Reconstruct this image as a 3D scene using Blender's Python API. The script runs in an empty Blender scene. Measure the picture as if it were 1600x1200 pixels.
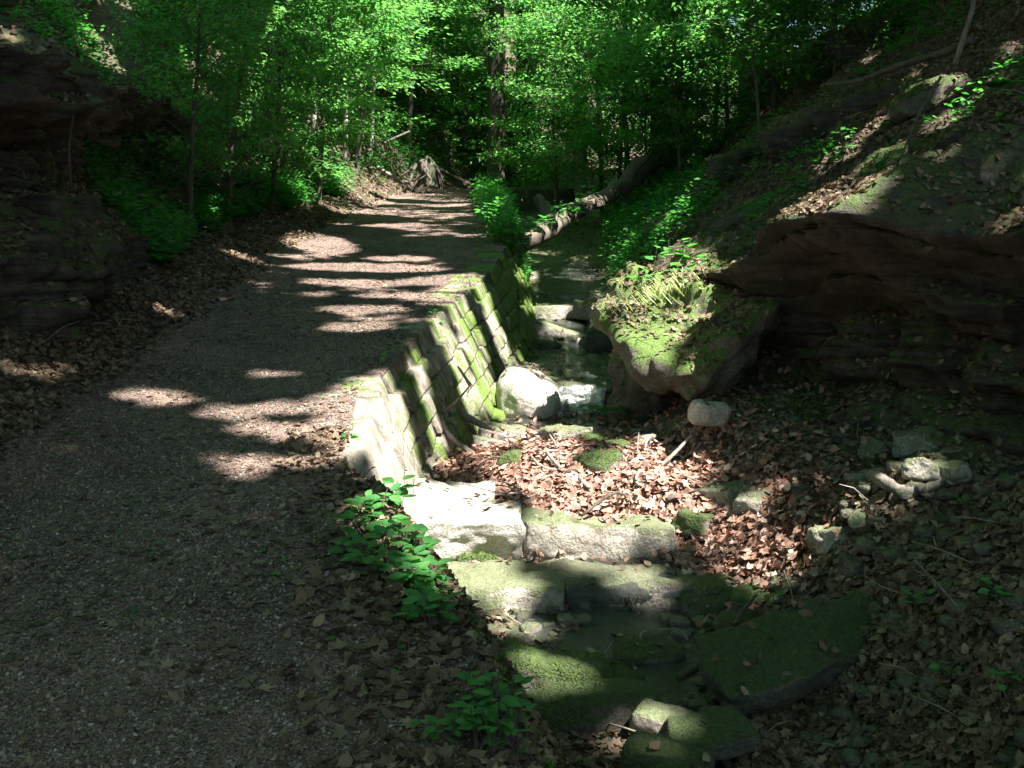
import bpy, math, random
import numpy as np
from mathutils import Vector
from math import radians as R, sin, cos, pi

sc = bpy.context.scene
# ------------------------------------------------------------------ camera, sky, sun, exposure
F = 1555.0; PITCH = R(7.25); EYE = np.array([0, 0, 1.6])
cam = bpy.data.objects.new("camera", bpy.data.cameras.new("camera"))
sc.collection.objects.link(cam); sc.camera = cam
cam.location = EYE; cam.rotation_euler = (pi/2-PITCH, 0, 0)
cam.data.sensor_width = 36; cam.data.lens = F/1600*36
cam.data.clip_start = .05; cam.data.clip_end = 600
SUN = np.array([.42, -.30, .86]); SUN /= np.linalg.norm(SUN)
world = bpy.data.worlds.new("World"); sc.world = world; world.use_nodes = True
wn = world.node_tree.nodes; wl = world.node_tree.links
sky = wn.new('ShaderNodeTexSky'); sky.sky_type = 'NISHITA'; sky.sun_disc = False
sky.sun_elevation = math.asin(SUN[2]); sky.sun_rotation = math.atan2(SUN[0], SUN[1])
wl.new(sky.outputs[0], wn['Background'].inputs[0]); wn['Background'].inputs[1].default_value = .052
sl = bpy.data.lights.new("sun", 'SUN'); sl.energy = 5.0; sl.angle = R(.53); sl.color = (1, .95, .88)
so = bpy.data.objects.new("sun", sl); sc.collection.objects.link(so)
so.rotation_euler = Vector(SUN).to_track_quat('Z', 'Y').to_euler()
sc.view_settings.view_transform = 'Standard'; sc.view_settings.look = 'None'
sc.view_settings.exposure = 2.4; sc.view_settings.gamma = 1
cy = sc.cycles
cy.max_bounces = 7; cy.diffuse_bounces = 4; cy.glossy_bounces = 3; cy.transmission_bounces = 5
cy.transparent_max_bounces = 6; cy.use_denoising = True; cy.caustics_reflective = False; cy.caustics_refractive = False

rng = np.random.default_rng(7); random.seed(7)
COL = sc.collection

# ------------------------------------------------------------------ helpers
def ray(px, py):
    a = (px-800)/F; b = -(py-600)/F
    return np.array([a, cos(PITCH)+b*sin(PITCH), -sin(PITCH)+b*cos(PITCH)])
def at(px, py, Y):
    d = ray(px, py); return EYE + d*(Y/d[1])

def _h(ix, iy, iz, s):
    n = (ix*374761393 + iy*668265263 + iz*2147483647 + s*974711) & 0xffffffff
    n = ((n ^ (n >> 13))*1274126177) & 0xffffffff
    n = ((n ^ (n >> 15))*2246822519) & 0xffffffff
    return ((n ^ (n >> 16)) & 0xffff)/32767.5 - 1
def noise(P, scale=1., seed=0):
    P = np.asarray(P, float)*scale + 1000.37
    i = np.floor(P).astype(np.int64); f = P-i; f = f*f*(3-2*f)
    r = 0
    for dx in (0, 1):
        wx = f[..., 0] if dx else 1-f[..., 0]
        for dy in (0, 1):
            wy = f[..., 1] if dy else 1-f[..., 1]
            for dz in (0, 1):
                wz = f[..., 2] if dz else 1-f[..., 2]
                r = r + wx*wy*wz*_h(i[..., 0]+dx, i[..., 1]+dy, i[..., 2]+dz, seed)
    return r
def fbm(P, scale=1., seed=0, oct=4, gain=.5):
    r = 0; a = 1.
    for k in range(oct):
        r = r + a*noise(P, scale*2.03**k, seed+k*17); a *= gain
    return r

class MB:
    def __init__(s): s.V = []; s.Q = []; s.T = []; s.n = 0
    def add(s, V, Fc):
        V = np.asarray(V, float).reshape(-1, 3); Fc = np.asarray(Fc, np.int64)
        if len(Fc):
            (s.Q if Fc.shape[1] == 4 else s.T).append(Fc+s.n)
        s.V.append(V); s.n += len(V); return s
    def build(s, name, mat=None, parent=None, smooth=True, attr=None, **kw):
        V = np.concatenate(s.V) if s.V else np.zeros((0, 3))
        me = bpy.data.meshes.new(name)
        q = np.concatenate(s.Q) if s.Q else np.zeros((0, 4), np.int64)
        t = np.concatenate(s.T) if s.T else np.zeros((0, 3), np.int64)
        me.vertices.add(len(V)); me.vertices.foreach_set("co", V.astype(np.float32).ravel())
        me.loops.add(q.size+t.size)
        me.loops.foreach_set("vertex_index", np.concatenate([q.ravel(), t.ravel()]).astype(np.int32))
        me.polygons.add(len(q)+len(t))
        st = np.concatenate([np.arange(len(q))*4, q.size+np.arange(len(t))*3]).astype(np.int32)
        me.polygons.foreach_set("loop_start", st)
        me.polygons.foreach_set("use_smooth", np.full(len(q)+len(t), smooth))
        me.update(calc_edges=True)
        if attr is not None:
            at_ = me.attributes.new("wear", 'FLOAT', 'POINT'); at_.data.foreach_set("value", np.asarray(attr, np.float32))
        if mat: me.materials.append(mat)
        o = bpy.data.objects.new(name, me); COL.objects.link(o)
        if parent: o.parent = parent
        tag(o, **kw); return o
def tag(o, label=None, cat=None, group=None, kind=None):
    if label: o['label'] = label
    if cat: o['category'] = cat
    if group: o['group'] = group
    if kind: o['kind'] = kind
    return o
def empty(name, loc, label, cat, group=None, rz=0):
    o = bpy.data.objects.new(name, None); COL.objects.link(o); o.empty_display_size = .1
    o.location = loc; o.rotation_euler = (0, 0, rz); return tag(o, label, cat, group)
def nrm(a): return a/np.maximum(np.linalg.norm(a, axis=-1, keepdims=True), 1e-9)

def grid_faces(n, m):
    i = np.arange(n-1)[:, None]*m + np.arange(m-1)[None]
    i = i.ravel(); return np.stack([i, i+1, i+m+1, i+m], 1)
def tube(pts, rad, seg=8, rough=0., seed=0, cap=True, sub=0):
    pts = np.asarray(pts, float); rad = np.asarray(rad, float)
    if sub:                                             # Catmull-like refinement
        n = len(pts); t = np.linspace(0, n-1, (n-1)*sub+1)
        k = np.clip(t.astype(int), 0, n-2); f = (t-k)[:, None]
        p0 = pts[np.maximum(k-1, 0)]; p1 = pts[k]; p2 = pts[k+1]; p3 = pts[np.minimum(k+2, n-1)]
        pts = .5*(2*p1+(p2-p0)*f+(2*p0-5*p1+4*p2-p3)*f*f+(3*p1-p0-3*p2+p3)*f**3)
        rad = np.interp(t, np.arange(n), rad)
    T = nrm(np.gradient(pts, axis=0)); ref = np.array([0, 0, 1.]) if abs(T[0][2]) < .8 else np.array([1., 0, 0])
    X = nrm(np.cross(T, ref)); Y = np.cross(T, X)
    a = np.arange(seg)*2*pi/seg
    V = pts[:, None]+rad[:, None, None]*(np.cos(a)[None, :, None]*X[:, None]+np.sin(a)[None, :, None]*Y[:, None])
    if rough:
        n_ = fbm(V, 1.2/max(rad.max(), .02), seed, 3)
        V = V + (V-pts[:, None])*n_[..., None]*rough
    n = len(pts); V = V.reshape(-1, 3)
    i = np.arange(n-1)[:, None]*seg; j = np.arange(seg)[None]; j2 = (j+1) % seg
    Fq = np.stack([(i+j).ravel(), (i+j2).ravel(), (i+seg+j2).ravel(), (i+seg+j).ravel()], 1)
    out = [(V, Fq)]
    if cap:
        c = np.concatenate([V, pts[:1], pts[-1:]]); b = len(V)
        t = [[b, (k+1) % seg, k] for k in range(seg)]+[[b+1, (n-1)*seg+k, (n-1)*seg+(k+1) % seg] for k in range(seg)]
        return c, Fq, np.array(t)
    return V, Fq, np.zeros((0, 3), int)
def addtube(mb, *a, **k):
    V, q, t = tube(*a, **k); n = mb.n
    mb.add(V, q)
    if len(t): mb.T.append(t+n)

# subdivided cube used for every stone and block
_cc = {}
def cube_grid(n):
    if n in _cc: return _cc[n]
    V = []; Fq = []; key = {}
    def vid(p):
        k = tuple(np.round(p, 5))
        if k not in key: key[k] = len(V); V.append(p)
        return key[k]
    g = np.linspace(-1, 1, n+1)
    for ax in range(3):
        for s in (-1, 1):
            for i in range(n):
                for j in range(n):
                    q = []
                    for a, b in ((i, j), (i+1, j), (i+1, j+1), (i, j+1)):
                        p = [0, 0, 0]; p[ax] = s; p[(ax+1) % 3] = g[a]; p[(ax+2) % 3] = g[b]
                        q.append(vid(tuple(p)))
                    Fq.append(q if s > 0 else q[::-1])
    _cc[n] = (np.array(V), np.array(Fq)); return _cc[n]
def rot(rx, ry, rz):
    cx, sx, c_, s_, cz, sz = cos(rx), sin(rx), cos(ry), sin(ry), cos(rz), sin(rz)
    X = np.array([[1, 0, 0], [0, cx, -sx], [0, sx, cx]]); Y = np.array([[c_, 0, s_], [0, 1, 0], [-s_, 0, c_]])
    Z = np.array([[cz, -sz, 0], [sz, cz, 0], [0, 0, 1]]); return Z@Y@X
def stone(size, rnd=.35, rough=.08, seed=0, n=14, ro=(0, 0, 0), loc=(0, 0, 0), facet=.0):
    """rounded, chipped block: size full extents"""
    V, Fq = cube_grid(n); h = np.asarray(size, float)/2
    r = rnd*h.min()*2; P = V*h
    inner = np.clip(P, -(h-r*.5), h-r*.5); d = P-inner; L = np.linalg.norm(d, axis=1, keepdims=True)
    P = inner + np.where(L > 1e-6, d/np.maximum(L, 1e-6)*np.minimum(L, r*.5), 0)
    sph = nrm(V)*h; P = P*(1-rnd*.6)+sph*(rnd*.6)*1.1
    m = h.mean(); Q = P+seed*3.7
    for a in range(3):                                   # lopsided taper and shear
        b = (a+1) % 3
        P[:, a] *= 1+(((seed*37+a*11) % 17)/17-.5)*.28*P[:, b]/h[b]
    dirn = nrm(P/h)
    f = fbm(Q, .9/m, seed, 4, .5)
    if facet:
        f = f + facet*np.abs(noise(Q, .55/m, seed+5))*-2
    P = P + dirn*(f*rough*m)[:, None]
    return P@rot(*ro).T+np.asarray(loc, float), Fq

# ------------------------------------------------------------------ materials
def M(name):
    m = bpy.data.materials.new(name); m.use_nodes = True
    nt = m.node_tree; b = nt.nodes['Principled BSDF']
    return m, nt, b
class NB:
    def __init__(s, nt): s.nt = nt; s.N = nt.nodes; s.L = nt.links
    def new(s, t, **k):
        n = s.N.new(t)
        for a, v in k.items(): setattr(n, a, v)
        return n
    def link(s, a, b): s.L.new(a, b)
    def coord(s): return s.new('ShaderNodeNewGeometry').outputs['Position']
    def mapped(s, scale, loc=(0, 0, 0)):
        m = s.new('ShaderNodeMapping'); s.link(s.coord(), m.inputs[0]); m.inputs['Scale'].default_value = scale
        m.inputs['Location'].default_value = loc
        return m.outputs[0]
    def noise(s, scale, vec=None, detail=5, rough=.6, dist=0):
        n = s.new('ShaderNodeTexNoise'); s.link(vec if vec is not None else s.coord(), n.inputs['Vector'])
        n.inputs['Scale'].default_value = scale; n.inputs['Detail'].default_value = detail
        n.inputs['Roughness'].default_value = rough; n.inputs['Distortion'].default_value = dist
        return n.outputs['Fac']
    def vor(s, scale, out='Distance', vec=None, feature='F1'):
        n = s.new('ShaderNodeTexVoronoi', feature=feature); s.link(vec if vec is not None else s.coord(), n.inputs['Vector'])
        n.inputs['Scale'].default_value = scale; return n.outputs[out]
    def ramp(s, fac, stops, interp='LINEAR'):
        r = s.new('ShaderNodeValToRGB'); s.link(fac, r.inputs[0]); cr = r.color_ramp; cr.interpolation = interp
        while len(cr.elements) < len(stops): cr.elements.new(.5)
        for e, (p, c) in zip(cr.elements, stops):
            e.position = p; e.color = (*c, 1) if len(c) == 3 else c
        return r.outputs[0]
    def fr(s, fac, lo, hi):
        m = s.new('ShaderNodeMapRange'); s.link(fac, m.inputs[0]); m.inputs[1].default_value = lo; m.inputs[2].default_value = hi
        return m.outputs[0]
    def mix(s, fac, a, b, mode='MIX'):
        m = s.new('ShaderNodeMix', data_type='RGBA', blend_type=mode)
        for v, i in ((fac, 0), (a, 6), (b, 7)):
            if isinstance(v, (int, float)): m.inputs[i].default_value = v
            elif isinstance(v, tuple): m.inputs[i].default_value = (*v, 1)
            else: s.link(v, m.inputs[i])
        return m.outputs[2]
    def math(s, op, a, b=0.):
        m = s.new('ShaderNodeMath', operation=op)
        for i, v in enumerate((a, b)):
            if isinstance(v, (int, float)): m.inputs[i].default_value = v
            else: s.link(v, m.inputs[i])
        return m.outputs[0]
    def up(s):
        g = s.new('ShaderNodeNewGeometry'); x = s.new('ShaderNodeSeparateXYZ'); s.link(g.outputs['Normal'], x.inputs[0]); return x.outputs[2]
    def bump(s, h, bsdf, dist=.02, strength=1.):
        b = s.new('ShaderNodeBump'); s.link(h, b.inputs['Height']); b.inputs['Distance'].default_value = dist
        b.inputs['Strength'].default_value = strength; s.link(b.outputs[0], bsdf.inputs['Normal']); return b
    def island(s): return s.new('ShaderNodeNewGeometry').outputs['Random Per Island']

def mat_path():
    m, nt, b = M("path_mulch"); n = NB(nt)
    v1 = n.vor(230, 'Color'); sx = n.new('ShaderNodeSeparateColor'); n.link(v1, sx.inputs[0])
    chips = n.ramp(sx.outputs[0], [(0, (.05, .035, .026)), (.35, (.150, .105, .090)), (.7, (.26, .187, .165)), (.95, (.38, .31, .28)), (1, (.46, .42, .38))])
    big = n.noise(1.3, detail=6); tone = n.ramp(big, [(.35, (.55, .53, .5)), (.62, (1.2, 1.1, 1.05))])
    c = n.mix(1., chips, tone, 'MULTIPLY')
    pale = n.ramp(n.noise(9), [(.62, (0, 0, 0)), (.72, (1, 1, 1))])
    c = n.mix(n.math('MULTIPLY', pale, .25), c, (.30, .235, .20))
    n.link(c, b.inputs['Base Color']); b.inputs['Roughness'].default_value = .9
    n.bump(n.math('ADD', n.vor(230), n.math('MULTIPLY', n.noise(30), 1.2)), b, .012, .9)
    return m
def mat_dirt(green=.35):
    m, nt, b = M("forest_floor"); n = NB(nt)
    c = n.ramp(n.noise(7, detail=9, rough=.7), [(.3, (.035, .025, .018)), (.5, (.085, .062, .045)), (.7, (.16, .115, .08))])
    moss = n.ramp(n.noise(1.6, detail=7, rough=.65), [(.5, (0, 0, 0)), (.62, (1, 1, 1))])
    mc = n.ramp(n.noise(40), [(.3, (.02, .045, .01)), (.7, (.06, .12, .02))])
    c = n.mix(n.math('MULTIPLY', moss, green), c, mc)
    n.link(c, b.inputs['Base Color']); b.inputs['Roughness'].default_value = .95
    n.bump(n.noise(24, detail=8, rough=.7), b, .06, 1); return m
def mat_rock(name, base, dark, mossamt=.5, mossthr=.45, strata=0., wet=0., moss=((.03, .06, .01), (.11, .19, .025)), upb=.35, fine=60):
    m, nt, b = M(name); n = NB(nt)
    f1 = n.noise(5, detail=9, rough=.65); c = n.ramp(f1, [(.28, dark), (.5, tuple(.6*x+.4*y for x, y in zip(base, dark))), (.68, base)])
    sp = n.ramp(n.noise(fine, detail=3), [(.35, (.65, .65, .65)), (.65, (1.2, 1.2, 1.2))]); c = n.mix(1., c, sp, 'MULTIPLY')
    bh = n.math('ADD', n.noise(14, detail=8, rough=.7), n.math('MULTIPLY', n.noise(fine, detail=2), .25))
    if strata:
        mv = n.mapped((.8, .8, 11)); s_ = n.noise(1.6, mv, detail=7, rough=.65, dist=.6)
        c = n.mix(1., c, n.ramp(s_, [(.38, (.45, .45, .45)), (.55, (1.1, 1.05, 1))]), 'MULTIPLY')
        bh = n.math('ADD', bh, n.math('MULTIPLY', s_, strata))
    up = n.math('MULTIPLY', n.up(), upb)
    mk = n.math('ADD', n.noise(2.6, detail=8, rough=.7), up)
    mk = n.fr(mk, mossthr+.12, mossthr+.24)
    mk = n.math('MULTIPLY', mk, mossamt)
    mc = n.ramp(n.noise(55, detail=4), [(.3, moss[0]), (.7, moss[1])])
    c = n.mix(mk, c, mc)
    if strata:
        g = n.new('ShaderNodeNewGeometry'); sx = n.new('ShaderNodeSeparateXYZ'); n.link(g.outputs['True Normal'], sx.inputs[0])
        e = n.fr(n.math('ADD', sx.outputs[2], n.math('MULTIPLY', n.noise(3, detail=6), .5)), .85, 1.05)
        earth = n.ramp(n.noise(9, detail=9, rough=.75), [(.35, (.03, .023, .016)), (.6, (.10, .075, .05)), (.75, (.17, .13, .085))])
        earth = n.mix(n.math('MULTIPLY', n.ramp(n.noise(4, detail=7, rough=.7), [(.5, (0, 0, 0)), (.6, (1, 1, 1))]), .8), earth, mc)
        c = n.mix(e, c, earth)
    n.link(c, b.inputs['Base Color']); b.inputs['Roughness'].default_value = .85-.6*wet
    bh = n.math('ADD', bh, n.math('MULTIPLY', n.math('MULTIPLY', mk, n.noise(90, detail=3)), 1.2))
    n.bump(bh, b, .035, .9); return m
def mat_wall():
    m, nt, b = M("mossy_wall_stone"); n = NB(nt)
    c = n.ramp(n.noise(9, detail=9, rough=.65), [(.3, (.12, .105, .085)), (.5, (.26, .235, .20)), (.68, (.42, .39, .34))])
    ri = n.ramp(n.island(), [(0, (.75, .75, .72)), (1, (1.15, 1.1, 1.08))]); c = n.mix(1., c, ri, 'MULTIPLY')
    v = n.mapped((3.2, 3.2, .7)); mk = n.math('ADD', n.noise(1.1, v, detail=7, rough=.7), 0)
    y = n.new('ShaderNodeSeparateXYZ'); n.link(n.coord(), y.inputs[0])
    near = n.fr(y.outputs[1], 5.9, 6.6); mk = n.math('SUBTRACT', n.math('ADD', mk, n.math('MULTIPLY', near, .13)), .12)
    far = n.fr(y.outputs[1], 10.5, 12); mk = n.math('ADD', mk, n.math('MULTIPLY', far, .15))
    mk = n.fr(mk, .47, .57)
    mc = n.ramp(n.noise(50, detail=4), [(.3, (.055, .11, .008)), (.7, (.20, .34, .035))])
    c = n.mix(n.math('MULTIPLY', mk, .92), c, mc)
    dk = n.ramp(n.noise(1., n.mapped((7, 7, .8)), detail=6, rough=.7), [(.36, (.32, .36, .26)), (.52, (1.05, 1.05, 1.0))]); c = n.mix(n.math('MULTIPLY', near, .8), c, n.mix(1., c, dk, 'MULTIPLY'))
    n.link(c, b.inputs['Base Color']); b.inputs['Roughness'].default_value = .9
    n.bump(n.math('ADD', n.noise(22, detail=8, rough=.7), n.math('MULTIPLY', n.math('MULTIPLY', mk, n.noise(80)), 1.3)), b, .03, .9)
    return m
def mat_leaf(name, cols, trans=.45, tcol=None, rough=.5, spec=.3):
    m, nt, b = M(name); n = NB(nt)
    k = len(cols); c = n.ramp(n.island(), [(i/(k-1), cols[i]) for i in range(k)])
    n.link(c, b.inputs['Base Color']); b.inputs['Roughness'].default_value = rough; b.inputs['Specular IOR Level'].default_value = spec
    if trans:
        tr = n.new('ShaderNodeBsdfTranslucent'); mul = n.mix(1., c, tcol or (1.6, 1.9, .9), 'MULTIPLY')
        n.link(mul, tr.inputs[0]); mx = n.new('ShaderNodeMixShader'); mx.inputs[0].default_value = trans
        out = nt.nodes['Material Output']; n.link(b.outputs[0], mx.inputs[1]); n.link(tr.outputs[0], mx.inputs[2]); n.link(mx.outputs[0], out.inputs[0])
    return m
def mat_bark(name, lo, hi, moss=.3, sc_=14):
    m, nt, b = M(name); n = NB(nt)
    v = n.mapped((sc_, sc_, sc_*.18)); f = n.noise(1., v, detail=7, rough=.7)
    c = n.ramp(f, [(.3, lo), (.7, hi)]); mk = n.ramp(n.noise(2.3, detail=6), [(.5, (0, 0, 0)), (.62, (1, 1, 1))])
    c = n.mix(n.math('MULTIPLY', mk, moss), c, (.06, .11, .02)); n.link(c, b.inputs['Base Color']); b.inputs['Roughness'].default_value = .9
    n.bump(f, b, .03, .9); return m
def mat_water():
    m, nt, b = M("stream_water"); n = NB(nt)
    b.inputs['Base Color'].default_value = (.42, .46, .40, 1); b.inputs['Roughness'].default_value = .04
    b.inputs['IOR'].default_value = 1.33; b.inputs['Transmission Weight'].default_value = .92
    n.bump(n.math('ADD', n.noise(16, detail=4), n.math('MULTIPLY', n.noise(55, detail=2), .35)), b, .03, .8); return m
def mat_foam():
    m, nt, b = M("falling_water"); n = NB(nt)
    v = n.mapped((26, 26, 7)); f = n.noise(1., v, detail=5, rough=.7)
    c = n.ramp(f, [(.40, (.10, .10, .09)), (.52, (.45, .46, .45)), (.64, (.9, .92, .92))]); n.link(c, b.inputs['Base Color'])
    b.inputs['Roughness'].default_value = .15; b.inputs['Transmission Weight'].default_value = .35
    n.bump(f, b, .03, 1); return m

MP = mat_path(); MD = mat_dirt(.5); MDC = mat_dirt(.15)
MROCK = mat_rock("sandstone_ledge", (.088, .080, .068), (.026, .023, .019), .75, .50, strata=1.2)
MROCKL = mat_rock("dark_outcrop_stone", (.13, .115, .095), (.03, .026, .022), .7, .46, strata=1.3)
MSTONE = mat_rock("creek_stone", (.44, .40, .34), (.13, .115, .09), .7, .48, moss=((.05, .08, .02), (.15, .20, .06)))
MMOSSY = mat_rock("mossy_stone", (.22, .20, .16), (.07, .06, .05), .95, .36, moss=((.025, .05, .008), (.10, .155, .03)))
MDARK = mat_rock("dark_mossy_slab", (.14, .13, .10), (.04, .04, .03), .9, .40, moss=((.018, .038, .008), (.07, .11, .022)))
MWET = mat_rock("wet_stone", (.16, .14, .12), (.04, .035, .03), .35, .5, wet=.95)
MPALE = mat_rock("pale_stone", (.62, .58, .52), (.30, .27, .23), .25, .6)
MWALL = mat_wall()
MNOSE = mat_rock('sunny_mossy_rock', (.22, .19, .15), (.06, .05, .04), .9, .42, moss=((.05, .10, .012), (.17, .28, .05)))
BROWN = [(.04, .028, .02), (.10, .068, .045), (.17, .12, .08), (.12, .085, .06), (.28, .22, .155), (.06, .045, .03), (.20, .15, .10), (.09, .065, .045)]
MLIT = mat_leaf("dead_leaf", BROWN, .12, (1.2, .9, .6), .75, .2)
REDB = [(.07, .035, .025), (.26, .13, .095), (.42, .25, .18), (.16, .085, .06), (.58, .42, .34), (.10, .055, .04), (.34, .20, .15)]
MLITR = mat_leaf("russet_dead_leaf", REDB, .12, (1.2, .8, .6), .7, .25)
MCHIP = mat_leaf("mulch_chip", [(.045, .033, .024), (.15, .105, .085), (.25, .18, .15), (.10, .07, .055), (.32, .25, .215), (.18, .125, .10), (.12, .088, .07), (.21, .15, .122), (.40, .35, .33)], 0, None, .85, .2)
GREENS = [(.065, .16, .06), (.12, .23, .065), (.075, .19, .085), (.19, .31, .075), (.065, .15, .07), (.14, .25, .075)]
MLEAF = mat_leaf("tree_leaf", GREENS, .62, (1.35, 1.95, 1.15), .45, .35)
MCAN = mat_leaf("canopy_leaf", GREENS, .4, (1.7, 2.2, .9), .5, .3)
MPLANT = mat_leaf("plant_leaf", [(.045, .18, .05), (.07, .23, .055), (.055, .19, .065), (.11, .27, .07)], .42, (1.5, 2.1, .9), .42, .4)
MGRASS = mat_leaf("moss_strand", [(.04, .09, .01), (.11, .19, .03), (.07, .13, .02)], .3, (1.4, 1.8, .8), .7, .2)
MBARK = mat_bark("grey_bark", (.035, .03, .024), (.12, .10, .085), .35)
MBARKP = mat_bark("pale_bark", (.22, .20, .17), (.5, .47, .41), .15)
MBARKL = mat_bark("weathered_log_wood", (.05, .038, .028), (.17, .135, .105), .6, 10)
MSTICK = mat_bark("dead_wood", (.10, .08, .065), (.36, .31, .27), .1, 20)
MTWIG = mat_bark("twig", (.04, .03, .022), (.13, .10, .08), .1, 20)
MWATER = mat_water(); MFOAM = mat_foam()

# ------------------------------------------------------------------ terrain loft
def zp(Y): return np.interp(Y, [-10, 0, 28, 34, 45, 90], [-1.0, 0, 3.44, 3.9, 6.5, 20])
zcK = ([-10, 2, 3.5, 4.5, 5.2, 5.75, 6, 7, 9.2, 9.55, 12, 14, 17, 20, 25, 30, 36, 45, 90], [-1.6, -.5, -.34, -.27, -.22, -.12, .02, .08, .13, .36, .44, .70, 1.2, 1.65, 2.4, 3.0, 3.7, 5.6, 18])
def zc(Y): return np.interp(Y, *zcK)
tab = {
 'xf': ([-10, 3, 6, 8, 12, 15, 18, 22, 26, 29, 31, 33, 36, 45, 90], [-3.6, -3.7, -3.35, -3.35, -4.3, -4.9, -4.4, -4.0, -3.5, -2.5, -1.9, -.5, 1.6, 5, 20]),
 'xl': ([-10, 3.5, 6.5, 9.5, 13, 20, 25, 29, 31, 33, 36, 45, 90], [-2.6, -2.6, -2.7, -2.9, -3.15, -3.3, -3.0, -2.0, -1.3, .1, 2.2, 5.6, 21]),
 'xr': ([-10, 2, 2.7, 3.3, 4.2, 4.8, 6.5, 7.35, 9, 11.6, 14.7, 20.8, 25, 29, 31, 33, 36, 45, 90], [.1, -.02, -.15, -.33, -.68, -.85, -1.0, -.95, -.8, -.45, -.35, -.65, -.95, -.3, 1.3, 3.0, 5, 8, 24]),
 'xw': ([-10, 2, 2.7, 3.3, 4.2, 4.7, 5.9, 6.5, 7.35, 9, 11.6, 14.7, 20.8, 25, 28, 31, 33, 36, 45, 90], [.3, .18, .02, -.16, -.50, -.66, -.76, -.82, -.76, -.58, -.19, 0, -.13, -.45, -.1, 1.9, 3.6, 5.6, 9, 25]),
 'xcr': ([-10, 2, 3.5, 5, 6, 7, 9, 12, 15, 20, 25, 30, 36, 45, 90], [1.2, 1.15, 1.15, 1.2, 1.15, 1.2, 1.1, 1.18, 1.35, 1.7, 1.9, 3.2, 7.5, 11, 27]),
 'x1': ([-10, 2, 3.5, 5, 6.5, 8, 9.5, 12, 15, 20, 30, 36, 90], [1.6, 1.6, 1.65, 1.75, 1.6, 1.5, 1.5, 1.6, 1.85, 2.3, 3.9, 8.3, 28]),
 'd1': ([-10, 2, 3.5, 5, 6.5, 8, 9.5, 12, 90], [.5, .5, .6, .42, .34, .3, .3, .45, .5]),
 'x2': ([-10, 2, 3.8, 5, 6, 6.7, 7.3, 8.1, 9, 10.2, 12, 15, 20, 30, 36, 90], [3.9, 3.9, 3.8, 3.3, 2.85, 2.65, 2.5, 2.4, 2.25, 2.15, 2.1, 2.5, 3.0, 4.6, 9, 29]),
 'd2': ([-10, 2, 3.5, 5, 6.5, 8, 9.5, 12, 90], [1.1, 1.1, 1.1, .62, .5, .48, .8, .95, 1.1]),
 'x3': ([-10, 2, 3.8, 5, 6, 6.7, 7.3, 8.1, 9, 10.2, 12, 15, 20, 30, 36, 90], [4.3, 4.3, 4.15, 3.65, 3.2, 3.0, 2.85, 2.75, 2.6, 2.55, 2.7, 3.2, 3.8, 5.6, 10, 30]),
 'd3': ([-10, 2, 3.5, 5, 6.5, 8, 9.5, 12, 90], [1.9, 1.9, 2.0, 2.05, 1.9, 1.75, 1.25, 1.5, 1.8]),
}
def TT(k, Y): return np.interp(Y, *tab[k])
ys = np.concatenate([np.arange(-9, 1.6, .3), np.exp(np.arange(math.log(1.65), math.log(90), .0105))])
def ctrl(Y):
    z0 = zp(Y); c = zc(Y); xf, xl, xr, xw = TT('xf', Y), TT('xl', Y), TT('xr', Y), TT('xw', Y)
    zf = z0+.35; h = z0-c; bat = np.interp(Y, [2, 4.5, 6, 9, 14, 90], [.55, .5, .40, .5, .42, .42])
    xb = xw+bat*h
    inw = np.interp(Y, [4.5, 4.8, 6.2, 6.6, 27, 29], [0, .18, .18, .06, .06, 0])
    x1, x2, x3 = TT('x1', Y), TT('x2', Y), TT('x3', Y); cr = TT('xcr', Y)
    x4 = np.maximum(x3+1.6, 4.9)
    steep = np.interp(Y, [10, 15, 20, 28, 36], [1.9, 1.6, 1.1, 1.5, 1.8])
    P = [(xf-32, zf+24), (xf-13, zf+12), (xf-4, zf+4.9), (xf-1.25, zf+steep), (xf, zf), (xl, z0+.03), (.5*(xl+xr), z0-.01), (xr, z0), (xw-inw, z0-.0*inw),
         (xb-np.maximum(inw, .2*(inw > .05)), c+.02), (xb+.18, c), (.5*(xb+cr), c-.03), (cr, c+.02), (x1, c+TT('d1', Y)), (x2, c+TT('d2', Y)), (x3, c+TT('d3', Y)),
         (x4, c+TT('d3', Y)+1.55), (x4+6.5, c+7.6), (x4+30, c+22)]
    return np.array([[p[0], p[1]] for p in P], float)
subs = [12, 20, 36, 44, 40, 34, 30, 14, 6, 14, 8, 20, 18, 24, 26, 26, 44, 44, 14]
AMP = [.8, .5, .32, .14, .07, .014, .012, .014, .02, .05, .05, .06, .06, .08, .10, .10, .14, .5, .8]
ubr = np.concatenate([[0], np.cumsum(subs[:18])])
U = np.arange(ubr[-1]+1)
G = np.zeros((len(ys), len(U), 3))
for i, Y in enumerate(ys):
    C = ctrl(Y)
    G[i, :, 0] = np.interp(U, ubr, C[:, 0]); G[i, :, 2] = np.interp(U, ubr, C[:, 1]); G[i, :, 1] = Y
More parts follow.
